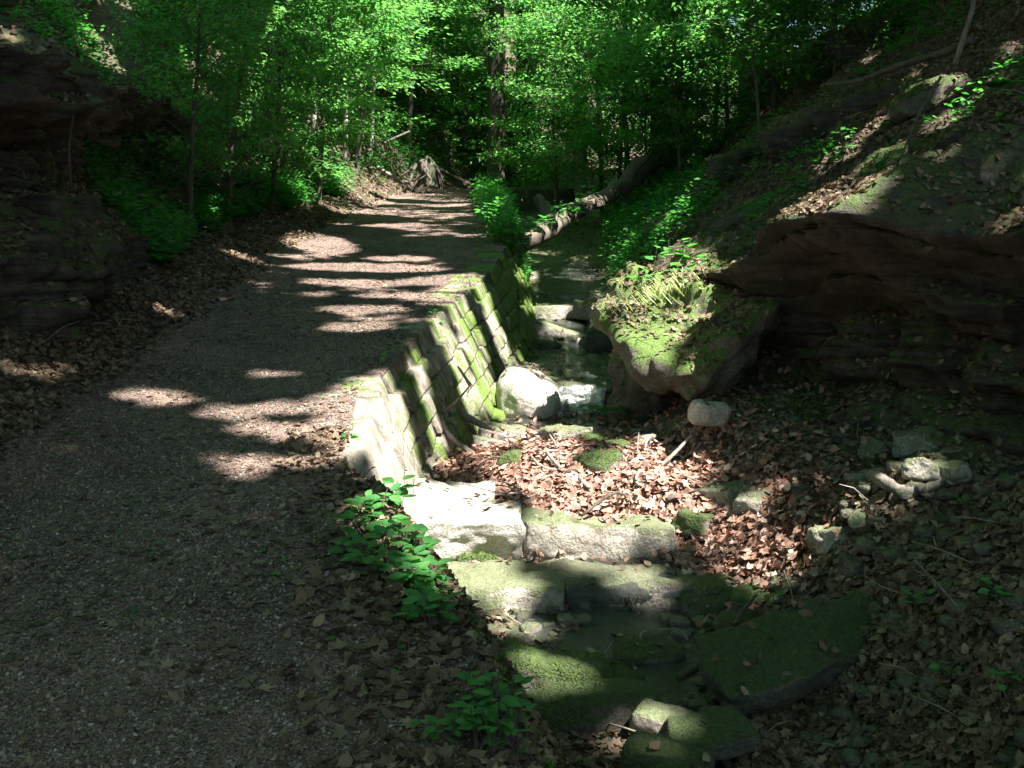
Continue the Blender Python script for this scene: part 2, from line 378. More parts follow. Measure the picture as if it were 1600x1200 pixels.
# soften profile corners outside path/wall
S = G.copy(); wS = np.interp(U, ubr, [1, 1, 1, 1, .8, .3, 0, 0, 0, 0, .3, .5, .5, .5, .3, .4, .8, 1, 1])[None, :, None]
for _ in range(10):
    S[:, 1:-1] = .25*S[:, :-2]+.5*S[:, 1:-1]+.25*S[:, 2:]; S[1:-1] = .25*S[:-2]+.5*S[1:-1]+.25*S[2:]
G[..., 2:] = G[..., 2:]*(1-wS)+S[..., 2:]*wS
amp = np.interp(U, ubr, AMP)[None, :]
nz = fbm(G, 1.1, 3, 6, .55)
G[..., 2] += nz*amp
G[..., 2] += .16*fbm(G, 2.4, 131, 4)*np.interp(U, ubr, [0, .3, .8, .8, 0, 0, 0, 0, 0, 0, 0, 0, 0, .2, .3, .8, 1, .8, 0])[None, :]
G[..., 2] += fbm(G, 7, 31, 3)*np.minimum(amp, .1)*.35
b_ = np.interp(U, ubr, [0, 0, .3, 1, 0, 0, 0, 0, 0, 0, 0, 0, 0, .4, .8, .6, .3, 0, 0])[None, :]
G[..., 0] += fbm(G+7, 1.4, 77, 4)*.22*b_
G[..., 2] += (.50*np.exp(-(((G[..., 0]-2.45)/.5)**2+((G[..., 1]-3.7)/.9)**2))+.26*np.exp(-(((G[..., 0]-1.95)/.4)**2+((G[..., 1]-4.9)/.35)**2)))*np.interp(U, ubr[[12, 13, 15, 16]], [0, 1, 1, 0])[None, :]
bump = .20*np.exp(-(((G[..., 0]-.45)/.55)**2+((G[..., 1]-6.75)/.55)**2)) + .10*np.exp(-(((G[..., 0]-1.0)/.35)**2+((G[..., 1]-6.1)/.4)**2))
G[..., 2] += bump*np.interp(U, ubr[[8, 9, 10, 13, 14]], [0, .8, 1, 1, 0])[None, :]
def piece(name, c0, c1, mat, kind='structure', r0=0, r1=None, **kw):
    g = G[r0:r1, c0:c1+1]; mb = MB(); mb.add(g.reshape(-1, 3), grid_faces(g.shape[0], g.shape[1])[:, ::-1]*1)
    # orient up
    return mb.build(name, mat, None, True, kind=kind, **kw)
hill_l = piece("hillside", 0, ubr[5], MD); RE = int(np.searchsorted(ys, 35.)); path_o = piece("path", ubr[5], ubr[8], MP, r1=RE+1)
MBED = mat_rock('stream_bed', (.10, .085, .065), (.025, .02, .016), .3, .5, wet=.6); creek_o = piece("creek_bed", ubr[8], ubr[13], MBED, r1=RE+1); hill_f = piece("hillside", ubr[5], ubr[13], MD, r0=RE); hill_r = piece("hillside", ubr[13], ubr[-1], MD)
def flipup(o):
    me = o.data; 
    if me.polygons[len(me.polygons)//2].normal.z < 0: me.flip_normals()
for o in (hill_l, path_o, creek_o, hill_f, hill_r): flipup(o)
# normals and sampling tools
dU = np.gradient(G, axis=1); dY = np.gradient(G, axis=0); NG = nrm(np.cross(dU, dY)); NG *= np.where(NG[..., 2:] < 0, -1, 1)
cellA = np.linalg.norm(np.cross(G[1:, :-1]-G[:-1, :-1], G[:-1, 1:]-G[:-1, :-1]), axis=-1)
ucell = (U[:-1]+.5)
def sample(n, dens):
    """n points on the terrain, dens(x,y,z,seg) relative density; seg = control segment coordinate"""
    c = .25*(G[1:, :-1]+G[:-1, :-1]+G[1:, 1:]+G[:-1, 1:])
    seg = np.broadcast_to(np.interp(ucell, ubr, np.arange(19))[None], cellA.shape)
    w = cellA*dens(c[..., 0], c[..., 1], c[..., 2], seg); w = np.maximum(w, 0).ravel(); w /= w.sum()
    k = rng.choice(len(w), n, p=w); i, j = k//(len(U)-1), k % (len(U)-1)
    a, b = rng.random(n)[:, None], rng.random(n)[:, None]
    P = G[i, j]*(1-a)*(1-b)+G[i+1, j]*a*(1-b)+G[i, j+1]*(1-a)*b+G[i+1, j+1]*a*b
    return P, NG[i, j], seg.ravel()[k]
def ground(x, y):
    i = np.clip(np.searchsorted(ys, y), 1, len(ys)-1); t = (y-ys[i-1])/(ys[i]-ys[i-1])
    r = G[i-1]*(1-t)+G[i]*t; o = np.argsort(r[:, 0], kind='stable'); return float(np.interp(x, r[o, 0], r[o, 2]))
def gpt(px, py, Y):
    prev = None
    for y in np.arange(2.0, Y+2.5, .04):                    # where the line of sight meets the ground
        p = at(px, py, y); h = p[2]-ground(p[0], y)
        if h < 0: return np.array([p[0], y, ground(p[0], y)])
    p = at(px, py, Y); return np.array([p[0], Y, ground(p[0], Y)])

# ------------------------------------------------------------------ retaining wall
wall = empty("retaining_wall", (-.7, 6, 0), "battered dry stone retaining wall with bright green moss holding up the gravel path", "wall")
def wall_build():
    mb = MB(); caps = []; CH = .155
    Yend = 27.5
    for k in range(0, 9):
        Y = 4.75 + rng.random()*.2
        while Y < Yend:
            L = rng.uniform(.32, .68) if k else rng.uniform(.45, .8)
            Ym = Y+L/2; h = zp(Ym)-zc(Ym)
            bat = float(np.interp(Ym, [2, 4.5, 6, 9, 14, 90], [.55, .5, .40, .5, .42, .42]))
            d = k*CH+CH/2
            if d < h+.2:
                x = TT('xw', Ym)+bat*(d-.06)+rng.normal(0, .010 if k else .022)-(.03 if k == 0 else 0)
                dirx = (TT('xw', Ym+.2)-TT('xw', Ym-.2))/.4
                rz = -math.atan(dirx); z = zp(Ym)-d+.02
                sz = [.36+rng.normal(0, .012), L-.013, CH-.009]
                if k == 0: z += rng.normal(-.012, .008)
                if k == 0 and rng.random() < .1: x -= .10; z -= .05
                V, q = stone(sz, .045, .03, int(Ym*100+k*7), 9, (0, 0, rz), (x-.17, Ym, z))
                V[:, 0] -= bat*(V[:, 2]-z)
                # follow path slope
                V[:, 2] += (V[:, 1]-Ym)*.123
                if k == 0: caps.append((V, q))
                else: mb.add(V, q)
            Y += L
    mb.build("masonry", MWALL, wall)
    for V, q in caps:
        c = V.mean(0); o = MB().add(V-c, q).build("capping_stone", MWALL, wall); o.location = c
    wl_ = wall.location
    for o in wall.children: o.location = Vector(o.location)-wl_
wall_build()

# ------------------------------------------------------------------ rock faces
def rock_face(name, pts, mat, out_prof, zlo, ztop, seed, label, ns=260, nt=130, strata=.10, rough=.12, cap=1.2, side=1):
    pts = np.asarray(pts, float); n = len(pts); t = np.linspace(0, n-1, ns)
    x = np.interp(t, range(n), pts[:, 0]); y = np.interp(t, range(n), pts[:, 1]); b = np.interp(t, range(n), zlo); h = np.interp(t, range(n), ztop)
    k = np.ones(15)/15
    x = np.convolve(np.pad(x, 7, 'edge'), k, 'valid'); y = np.convolve(np.pad(y, 7, 'edge'), k, 'valid')
    tx, ty = np.gradient(x), np.gradient(y); L = np.hypot(tx, ty); nx, ny = side*ty/L, -side*tx/L
    V = np.zeros((nt, ns, 3)); v = np.linspace(0, 1, nt)
    prof = np.interp(v, *out_prof)
    z = b[None]+(h-b)[None]*np.minimum(v/.82, 1)[:, None]
    base = np.stack([np.broadcast_to(x, z.shape), np.broadcast_to(y, z.shape), z], -1)
    ly = z*6.5+1.2*fbm(base*np.array([.5, .5, .5]), .8, seed, 3); li = np.floor(ly); fr_ = ly-li
    ledge = _h(li.astype(np.int64), (t*0).astype(np.int64)[None]+np.zeros_like(li, dtype=np.int64), 0, seed)
    side_ = noise(np.stack([base[..., 0]*1.6, base[..., 1]*1.6, li*3.1], -1), 1., seed+3)
    disp = prof[:, None]*np.interp(t, [0, n*.08, n-1], [.6, 1, 1])[None]+strata*(ledge*.5+side_)-.05*np.exp(-(np.minimum(fr_, 1-fr_)/.10)**2)
    sl_ = np.cumsum(np.hypot(np.gradient(x), np.gradient(y)))
    li2 = np.floor(ly*.55).astype(np.int64); bl = np.floor(sl_[None]*1.5+_h(li2, li2*0, li2*0, seed+8)*3+.35*noise(base, 2.2, seed+61)).astype(np.int64)
    disp += .11*_h(bl, li2, li2*0, seed+71); z = z+np.minimum(v, .82)[:, None]*.16*noise(np.stack([x, y, x*0], -1)*1., 1.9, seed+91)[None]
    disp += rough*fbm(base, 1.7, seed+9, 5, .55)
    disp += -.06*np.abs(noise(base*np.array([1, 1, .4]), 3.0, seed+41))
    over = np.maximum(v-.82, 0)/.18
    disp = disp*(1-over[:, None]*.6)-over[:, None]*cap; z = z+over[:, None]*cap*.45*1.0+.04*fbm(base, 2.5, seed+20, 3)
    z = z+np.minimum(over*3, 1)[:, None]*(.20*fbm(base+nx[None, :, None]*disp[..., None], 1.1, seed+51, 4)+.06*fbm(base+nx[None, :, None]*disp[..., None], 4.5, seed+57, 3))
    V[..., 0] = x+nx*disp; V[..., 1] = y+ny*disp; V[..., 2] = z
    c = np.array([x.mean(), y.mean(), b.mean()])
    o = MB().add(V.reshape(-1, 3)-c, grid_faces(nt, ns)).build(name, mat, None, True, label=label, cat="rock")
    o.location = c; return o
# right-hand undercut ledge
rock_face("rock_ledge", [(1.75, 11.6), (1.65, 10.2), (1.75, 9.0), (1.9, 8.1), (2.0, 7.3), (2.12, 6.6), (2.35, 5.9), (2.75, 5.1), (3.1, 4.3), (3.3, 3.2)], MROCK,
          ([0, .12, .3, .5, .62, .72, .80, .84, 1], [.10, -.05, -.42, -.38, -.15, .10, .34, .36, .2]),
          [.3, .05, -.05, -.05, 0, .05, .05, 0, 0, 0], [1.5, 1.45, 1.3, 1.5, 1.85, 1.85, 1.82, 1.78, 1.75, 1.7], 5,
          "long undercut sandstone ledge above the dark hollow on the right bank", cap=1.1, side=1, strata=.11, rough=.20)
# left outcrop, two tiers
rock_face("rock_outcrop", [(-3.75, 2), (-3.6, 4.5), (-3.35, 6.3), (-3.3, 7.6), (-3.75, 8.8), (-4.2, 10.5), (-4.7, 12.5), (-5.0, 14.5), (-5.3, 16.2)], MROCKL,
          ([0, .3, .36, .45, .6, .7, .82, 1], [.25, .22, .0, -.38, -.25, .05, .12, 0]),
          [.2, .6, .85, 1.0, 1.2, 1.4, 1.6, 1.9, 2.1], [2.4, 2.7, 2.9, 3.0, 3.1, 3.3, 3.6, 3.8, 3.7], 11,
          "dark layered rock outcrop with a hollow at the foot of the left slope", cap=1.5, side=1, strata=.09, rough=.24)
rock_face("rock_outcrop", [(-5.2, 5.5), (-4.9, 7.5), (-5.1, 9.2), (-5.6, 11), (-6.1, 12.8)], MROCKL,
          ([0, .2, .4, .6, .82, 1], [.2, .1, -.2, .1, .3, .1]), [2.9, 3.0, 3.3, 3.6, 4.0], [4.6, 4.9, 5.2, 5.4, 5.5], 23,
          "upper band of dark broken rock high on the left slope", ns=160, nt=80, cap=1.2, strata=.09, rough=.24)

# ------------------------------------------------------------------ stones
def put_stone(px, py, Y, size, ro, mat, label, name="boulder", rnd=.35, rough=.1, seed=None, n=18, group=None, facet=0., cat="stone"):
    p = at(px, py, Y); s = seed if seed is not None else int(px*7+py)
    V, q = stone(size, rnd, rough, s, n, tuple(R(a) for a in ro), (0, 0, 0), facet)
    o = MB().add(V, q).build(name, mat, None, True, label=label, cat=cat, group=group); o.location = p; return o
D_ = put_stone
D_(932, 842, 5.75, (.98, .42, .25), (-4, 1.5, 3), MSTONE, "long squared stone block lying across the stream below the leaf pile", "stone_block", .16, .17, n=40, facet=.4)
D_(705, 812, 5.75, (.74, .85, .30), (2, 2, 8), MPALE, "flat sunlit white stone at the near foot of the wall", "stone_slab", .24, .20, n=34, facet=.4)
D_(772, 928, 5.2, (.78, .62, .26), (-3, 3, 2), MSTONE, "broad stone step beside the water, left of the wet ledge", "stone_block", .22, .22, n=34, facet=.4)
D_(745, 868, 5.5, (.26, .22, .10), (0, 5, 10), MMOSSY, "small mossy stone lying on top of the broad stone step", rnd=.5)
D_(985, 935, 5.3, (.86, .55, .32), (-8, -2, -4), MWET, "wet black ledge that water trickles over", "stone_block", .32, .26, n=34, facet=.4)
D_(1110, 965, 5.0, (.34, .3, .28), (0, 0, 20), MDARK, "dark block at the right end of the wet ledge", "stone_block", .3, .14)
D_(860, 1062, 4.15, (.50, .36, .24), (-10, 8, -6), MMOSSY, "rounded mossy boulder in the foreground of the stream", rnd=.5, rough=.16, n=26)
D_(890, 1120, 3.95, (.66, .36, .20), (-12, -6, 14), MDARK, "low dark mossy stone in front of the rounded boulder", rnd=.42, rough=.18, n=24)
D_(1245, 1012, 3.95, (.80, .36, .17), (38, -15, 8), MDARK, "large tilted moss covered slab near the right bank", "stone_slab", .24, .2, n=36, facet=.35)
D_(1118, 925, 5.1, (.27, .22, .13), (0, 4, 10), MMOSSY, "small moss capped stone left of the bigger moss capped stone", rnd=.45)
D_(1195, 940, 4.9, (.34, .26, .16), (0, -5, -10), MMOSSY, "moss capped stone above the large tilted slab", rnd=.45, rough=.14)
D_(1165, 985, 4.6, (.22, .2, .12), (10, 5, 20), MDARK, "small stone wedged behind the left end of the tilted slab", rnd=.4)
D_(1040, 1130, 3.75, (.26, .18, .10), (0, 12, -15), MSTONE, "pale lichen spotted stone in the foreground leaves", rnd=.4)
D_(1010, 1022, 4.5, (.30, .24, .10), (4, 0, 10), MDARK, "low flat stone in the shaded shallow water", rnd=.35)
D_(955, 1068, 4.2, (.24, .2, .12), (0, 6, 40), MDARK, "dark stone right of the rounded mossy boulder", rnd=.4)
D_(1110, 1150, 3.55, (.32, .26, .10), (0, -8, 5), MDARK, "flat stone half buried near the bottom of the picture", rnd=.35)
D_(1040, 1190, 3.35, (.30, .2, .10), (0, 4, -25), MDARK, "dark flat stone at the very bottom of the stream", rnd=.35)
D_(700, 985, 4.6, (.26, .3, .2), (0, 0, 10), MDARK, "dark stone under the leafy plants on the bank", rnd=.35)
D_(720, 1075, 3.75, (.2, .34, .3), (0, 20, 10), MMOSSY, "mossy stone set in the bank beside the path", rnd=.45, rough=.2)
D_(740, 1170, 3.25, (.2, .34, .3), (0, 20, 0), MMOSSY, "mossy stone low in the bank under the bottom plants", rnd=.45, rough=.2)
D_(785, 682, 8.3, (.46, .34, .20), (0, 6, 15), MSTONE, "angular pale stone against the foot of the wall", rnd=.22, rough=.14)
D_(838, 712, 7.7, (.42, .3, .11), (0, 12, -18), MSTONE, "flat grey stone sloping into the leaf pile", "stone_slab", .22, .12)
D_(930, 700, 7.6, (.24, .2, .2), (0, 20, 20), MMOSSY, "egg shaped green stone standing out of the leaf pile", rnd=.6)
D_(905, 676, 8.1, (.34, .2, .10), (0, -8, 10), MSTONE, "low stone behind the egg shaped stone", rnd=.35)
D_(905, 722, 7.2, (.26, .2, .12), (0, -8, 10), MSTONE, "tan stone in front of the egg shaped stone", rnd=.4)
D_(850, 800, 6.25, (.34, .2, .10), (0, -4, 20), MMOSSY, "low mossy stone behind the long squared block", rnd=.45)
D_(825, 622, 9.35, (.60, .75, .46), (14, 16, 10), MPALE, "sunlit rounded rock beside the small waterfall", rnd=.75, rough=.12, n=24)
D_(905, 628, 9.75, (1.0, .55, .42), (0, 2, 0), MWET, "dark wet ledge the small waterfall runs over", "stone_block", .3, .12, n=24)
D_(868, 488, 14.2, (.86, .3, .20), (0, -2, 4), MSTONE, "long pale squared block lying across the upper stream", "stone_block", .16, .08, n=20)
D_(868, 525, 13.2, (.86, .35, .24), (0, 14, -14), MSTONE, "tilted squared block below the long pale block", "stone_block", .18, .10, n=20)
D_(930, 488, 13.9, (.45, .5, .26), (0, 10, 30), MMOSSY, "mossy block behind the leaning boulder", rnd=.3)
D_(936, 537, 12.4, (.36, .6, .66), (25, 8, 0), MDARK, "tall dark mossy boulder on the right side of the upper stream", rnd=.5, rough=.16, n=22)
D_(905, 538, 12.6, (.22, .2, .16), (0, 10, 30), MSTONE, "small pale stone beside the tall dark boulder", rnd=.3)
D_(895, 468, 15.6, (.5, .3, .12), (0, 4, 10), MSTONE, "thin stone slab behind the long pale block", rnd=.3)
D_(826, 438, 17.2, (.45, .35, .3), (0, 8, 30), MSTONE, "pointed pale stone close to the far wall", rnd=.3, rough=.18)
D_(850, 545, 12.3, (.4, .3, .2), (0, 8, -30), MDARK, "low dark stone at the foot of the mossy wall", rnd=.35)
D_(1106, 646, 6.85, (.27, .2, .17), (0, 10, 10), MPALE, "bright white boulder at the mouth of the dark hollow", rnd=.5, rough=.14, n=22)
# nose of the ledge
D_(1072, 490, 8.25, (1.35, 1.5, .42), (24, -35, 20), MNOSE, "bulging mossy rock nose jutting over the stream", "rock_ledge", .5, .42, 91, 54, facet=.35, cat="rock")
D_(1045, 610, 8.9, (.95, 1.2, .95), (0, 0, 20), MROCK, "dark undercut rock wall below the jutting nose", "rock_ledge", .6, .34, 92, 40, facet=.3, cat="rock")
D_(1262, 338, 8.6, (.42, .8, .34), (0, -14, 15), MROCK, "moss topped block at the left end of the upper ledge", "rock_ledge", .3, .25, 93, 26, facet=.3, cat="rock")
D_(1340, 352, 8.2, (.7, .7, .26), (0, -4, 5), MROCK, "moss topped slab of the upper ledge under the fern", "rock_ledge", .3, .25, 94, 26, facet=.3, cat="rock")
# broken stones lit by the sun in the hollow
for k, (px, py, Y, w, lb) in enumerate([(1430, 700, 4.75, .22, "largest pale broken stone in the rubble of the right hollow"), (1475, 705, 4.75, .18, "pale broken stone right of the largest rubble stone"),
        (1500, 690, 4.85, .16, "upper right stone of the sunlit rubble"), (1440, 735, 4.65, .16, "flat stone at the lower edge of the sunlit rubble"),
        (1395, 660, 5.0, .2, "stone above the sunlit rubble in shade"), (1360, 708, 4.85, .18, "rounded stone left of the sunlit rubble"),
        (1480, 740, 4.6, .15, "stone at the lower right of the sunlit rubble"), (1415, 650, 5.1, .16, "highest stone of the rubble in the hollow"),
        (1340, 745, 4.8, .14, "small stone on the dirt left of the bent root"), (1300, 850, 4.9, .2, "grey stone in the shaded dirt bank"),
        (1345, 820, 4.9, .13, "pale chip of stone on the shaded dirt bank")]):
    w *= .8; g = gpt(px, py+8, 5.2); V, q = stone((w*1.4, w, w*.8), .2, .28, 700+k, 14, (rng.uniform(-.5, .5), rng.uniform(-.5, .5), rng.uniform(0, 3)), (0, 0, 0), .5)
    o = MB().add(V, q).build("rubble_stone", MSTONE, None, True, label=lb, cat="stone"); o.location = g+[0, 0, w*.12]
# dark squared stones at left foot of the outcrop
for k, (px, py, Y, w, h, lb) in enumerate([(30, 420, 7.0, .75, .5, "dark squared block at the left edge of the picture"), (105, 415, 7.5, .62, .5, "dark squared block beside the leaf covered verge"),
        (60, 340, 7.3, .7, .35, "upper dark block resting on the squared blocks")]):
    D_(px, py, Y, (w, .6, h), (0, 0, -8+rng.uniform(-6, 6)), MROCKL, lb, "rock_block", .2, .16, n=18, facet=.2, cat="rock")

# ------------------------------------------------------------------ water
def water_sheet(name, y0, y1, dz, n=70, m=30, mat=MWATER, **kw):
    yy = np.linspace(y0, y1, n); g = np.zeros((n, m, 3))
    for i, Y in enumerate(yy):
        C = ctrl(Y); g[i, :, 0] = np.linspace(C[9, 0]-.05, C[12, 0]+.12, m); g[i, :, 1] = Y; g[i, :, 2] = zc(Y)+dz
    g[..., 2] += .006*fbm(g, 6, 5, 3)
    o = MB().add(g.reshape(-1, 3), grid_faces(n, m)[:, ::-1]).build(name, mat, None, True, kind='structure'); flipup(o); return o
water_sheet("stream_water", 1.8, 5.1, .025); water_sheet("stream_water", 7.3, 9.3, .015); water_sheet("stream_water", 9.75, 19, .02)
def cascade(px, py0, py1, Ya, Yb, wpx, label, seed, w_in=1.15):
    n, m = 40, 40; g = np.zeros((n, m, 3))
    a = at(px, py0, Yb); b = at(px, py1, Ya); w = wpx/F*Yb
    for i in range(n):
        t = i/(n-1); s = min(1, t*2.2)
        y = b[1]+(a[1]-b[1])*(1-t)**1.6; z = a[2]+(b[2]-a[2])*(t**1.7)
        xx = np.linspace(-.5, .5, m)*w*(1-.15*t)
        g[i, :, 0] = a[0]+(b[0]-a[0])*t+xx; g[i, :, 1] = y; g[i, :, 2] = z
    nn = fbm(g*np.array([3.5, 3.5, 1]), 3, seed, 4); g[..., 1] -= .05*nn; g[..., 2] += .02*nn
    o = MB().add(g.reshape(-1, 3), grid_faces(n, m)).build("waterfall", MFOAM, None, True, label=label, cat="waterfall"); return o
cascade(895, 597, 664, 9.1, 9.65, 105, "small white waterfall over the wet ledge in the upper stream", 3)
mb = MB(); c0 = at(985, 938, 5.0)
for k in range(7):
    x = rng.uniform(-.06, .06); y = rng.normal(0, .015); r_ = rng.uniform(.002, .005)
    addtube(mb, [(x, y+.06, .01), (x+.005, y, 0), (x+rng.normal(0, .01), y-.03, -.06), (x+rng.normal(0, .012), y-.045, -.17)], [r_*1.5, r_, r_, r_*.6], 6, .3, k, sub=4)
o = mb.build("waterfall", MWATER, None, True, label="thin trickle of water dropping off the black foreground ledge", cat="waterfall"); o.location = c0

g = np.zeros((26, 40, 3)); c0 = at(960, 905, 5.3)
for i in range(26):
    t = i/25; g[i, :, 0] = c0[0]+np.linspace(-.28, .34, 40); g[i, :, 1] = 5.62-.58*min(1, t*1.35)-.03*t; g[i, :, 2] = c0[2]+.055-.03*t-.22*max(0, t-.72)/.28
g[..., 2] += .02*fbm(g*np.array([2, 2, 0]), 2.2, 8, 4)+.004*fbm(g, 18, 9, 2); g[..., 1] += .03*fbm(g, 5, 10, 3)
fw = MB().add(g.reshape(-1, 3), grid_faces(26, 40)[:, ::-1]).build("stream_water", MWATER, None, True, kind='structure'); flipup(fw)
# ------------------------------------------------------------------ logs, branches, roots
def stick(name, pts, r0, r1, mat, label, cat="branch", group=None, forks=(), rough=.25, seg=8, sub=6):
    P = np.array([at(*p) for p in pts]); c = P[0].copy()
    mb = MB(); addtube(mb, P-c, np.linspace(r0, r1, len(P)), seg, rough, int(pts[0][0]), sub=sub)
    for fk in forks:
        Q = np.array([at(*p) for p in fk]); addtube(mb, Q-c, np.linspace(r1*1.0+.002, r1*.4, len(Q)), 6, rough, 3, sub=4)
    o = mb.build(name, mat, None, True, label=label, cat=cat, group=group); o.location = c; return o
stick("fallen_log", [(806, 384, 15.6), (850, 362, 17), (898, 330, 18.6), (962, 298, 20.5), (1020, 258, 22.6), (1085, 222, 25)], .14, .18, MBARKL,
      "big fallen tree trunk slanting down from the right slope to the wall", "log", seg=16, rough=.34, forks=[[(860, 358, 17.2), (852, 330, 17.3), (838, 308, 17.4)], [(975, 290, 21), (990, 262, 21), (1012, 244, 21.2)]])
stick("dead_branch", [(686, 640, 7.6), (692, 665, 7.4), (712, 690, 7.3), (745, 712, 7.2), (775, 728, 7.1), (812, 735, 7.0)], .028, .014, MSTICK,
      "long pale branch leaning on the mossy wall", forks=[[(692, 645, 7.5), (715, 625, 7.4), (735, 602, 7.4)], [(735, 602, 7.4), (715, 572, 7.5)]])
stick("dead_branch", [(722, 648, 8.0), (750, 662, 7.8), (772, 670, 7.7)], .035, .02, MSTICK, "short thick branch stub at the foot of the wall")
stick("dead_branch", [(800, 808, 6.2), (860, 800, 6.25), (920, 785, 6.35), (985, 755, 6.5), (1040, 735, 6.6), (1072, 722, 6.7)], .032, .022, MSTICK,
      "long grey branch lying across the leaf pile behind the squared block")
stick("dead_branch", [(928, 800, 6.2), (935, 775, 6.2), (955, 750, 6.3), (968, 735, 6.4)], .045, .03, MSTICK, "stubby forked branch crossing the long grey branch")
stick("dead_branch", [(950, 770, 6.3), (1010, 745, 6.4), (1050, 712, 6.5), (1080, 680, 6.6)], .02, .010, MSTICK, "thin branch rising towards the white boulder")
stick("dead_branch", [(1000, 722, 6.9), (1060, 716, 6.8), (1100, 740, 6.5)], .012, .008, MSTICK, "thin twig arching over the right end of the leaf pile")
stick("dead_branch", [(740, 745, 6.7), (790, 760, 6.6), (850, 770, 6.5)], .016, .008, MSTICK, "thin stick half buried left in the leaf pile")
stick("dead_branch", [(870, 712, 7.3), (905, 735, 7.1), (930, 765, 6.8)], .012, .006, MSTICK, "thin pale stick in the middle of the leaf pile")
stick("dead_branch", [(742, 826, 5.9), (765, 823, 5.85), (786, 824, 5.8), (790, 832, 5.75)], .012, .008, MTWIG, "small dark twig on the flat sunlit stone")
stick("dead_branch", [(1060, 1060, 4.1), (1105, 1030, 4.2), (1140, 990, 4.4), (1160, 955, 4.6), (1185, 925, 4.8)], .022, .007, MTWIG, "dark branch leaning across the small stones by the tilted slab")
stick("dead_branch", [(1000, 998, 4.4), (1010, 985, 4.5), (1060, 985, 4.5), (1075, 1000, 4.4)], .006, .004, MSTICK, "thin curved twig above the shaded shallow water")
stick("dead_branch", [(1060, 1180, 3.5), (1010, 1150, 3.6), (950, 1130, 3.8)], .006, .004, MSTICK, "thin twig in front of the low dark mossy stone")
stick("dead_branch", [(1500, 950, 3.6), (1520, 900, 3.7), (1548, 850, 3.9)], .006, .003, MSTICK, "thin stem on the right foreground bank")
RP = [tuple(gpt(*p)+[0, 0, .03]) for p in [(1362, 752, 5.4), (1380, 772, 5.4), (1405, 781, 5.4), (1440, 780, 5.4), (1475, 772, 5.4), (1510, 755, 5.4), (1540, 735, 5.4)]]
mb = MB(); addtube(mb, np.array(RP)-RP[0], [.045, .038, .03, .026, .02, .016, .008], 9, .35, 5, sub=5)
o = mb.build("root", MSTICK, None, label="bent pale root crossing the dirt below the rubble", cat="root"); o.location = RP[0]
stick("dead_branch", [(1290, 132, 9.5), (1340, 127, 9.2), (1380, 112, 9.0), (1430, 95, 8.8), (1480, 80, 8.6), (1520, 62, 8.4)], .02, .035, MBARK, "long curved branch on the upper right slope")
stick("sapling", [(1492, 100, 8.2), (1505, 60, 8.1), (1520, 10, 8.0), (1528, -60, 7.9)], .022, .016, MSTICK, "thin pale sapling stem rising near the top right corner", "sapling")
stick("dead_branch", [(1380, 295, 7.6), (1410, 240, 7.6), (1435, 180, 7.7), (1470, 120, 7.8)], .008, .012, MBARK, "thin bent stem above the fern")
stick("hanging_root", [(1415, 485, 6.8), (1412, 430, 6.75), (1408, 380, 6.7), (1400, 330, 6.7)], .010, .016, MBARK, "thin root hanging down the face of the dark ledge", "root",
      forks=[[(1412, 430, 6.75), (1395, 400, 6.7), (1392, 370, 6.7)]])
stick("dead_branch", [(112, 320, 7.7), (110, 280, 7.6), (108, 230, 7.6), (115, 180, 7.6)], .012, .008, MBARK, "thin stem standing in front of the left hollow")
for k in range(22):
    px, py = rng.uniform(700, 1120), rng.uniform(700, 815); g = gpt(px, py, 8); a = rng.uniform(0, pi); L = rng.uniform(.25, .6); dz = rng.uniform(-.03, .14)
    d = np.array([cos(a), sin(a), 0])*L; nd = rng.normal(0, .035, 3)
    mb = MB(); r0 = rng.uniform(.006, .016); addtube(mb, [-d*.5+[0, 0, -dz*.3], -d*.1+nd, d*.2-nd*.5+[0, 0, dz*.5], d*.5+[0, 0, dz]], [r0, r0*.9, r0*.7, r0*.35], 7, .3, k, sub=4)
    if k % 2: addtube(mb, [d*.1, d*.25+[nd[1]*2, nd[0]*2, .06], d*.3+[nd[1]*4, nd[0]*4, .12]], [r0*.5, r0*.4, .002], 5, .2, k, sub=3)
    o = mb.build("dead_branch", MSTICK if k % 3 else MTWIG, None, label="dead stick tangled in the leaf pile behind the squared block", cat="branch", group="sticks tangled in the leaf pile"); o.location = g+[0, 0, .06]
for k in range(9):
    px, py = [(760, 705), (800, 735), (870, 690), (960, 712), (1010, 700), (930, 740), (1130, 790), (1090, 835), (1180, 800)][k]; g = gpt(px, py, 9); w = rng.uniform(.12, .24)
    V, q = stone((w*1.4, w, w*.7), .3, .22, 800+k, 12, (rng.uniform(-.3, .3), rng.uniform(-.3, .3), rng.uniform(0, 3)), (0, 0, 0), .4)
    o = MB().add(V, q).build("boulder", [MSTONE, MMOSSY][k % 2], None, True, label="small half buried stone poking out of the russet leaf pile", cat="stone", group="half buried stones in the leaf pile"); o.location = g+[0, 0, .05]
# scattered fine twigs
mb = MB(); P, N_, s_ = sample(900, lambda x, y, z, s: ((s > 10)*(s < 16)*(y > 2.5)*(y < 9)*1.+(s > 3)*(s < 5)*(y < 10)*(y > 3)*.4+(s > 7)*(s < 9)*(y < 5)*.5+3.*np.exp(-((x-.5)**2+(y-6.7)**2)/.5))/1.)
for p in P:
    L = rng.uniform(.06, .28); a = rng.uniform(0, 2*pi); d = np.array([cos(a), sin(a), rng.normal(.1, .25)])*L
    mb_p = np.array([p+[0, 0, .012], p+d*.5+rng.normal(0, .012, 3)+[0, 0, .02], p+d+[0, 0, .015]])
    addtube(mb, mb_p, [.004, .0035, .002], 4, 0, 0, cap=False)
mb.build("twigs", MSTICK, None, label="fine dead twigs scattered among the fallen leaves", cat="twigs", kind="stuff")

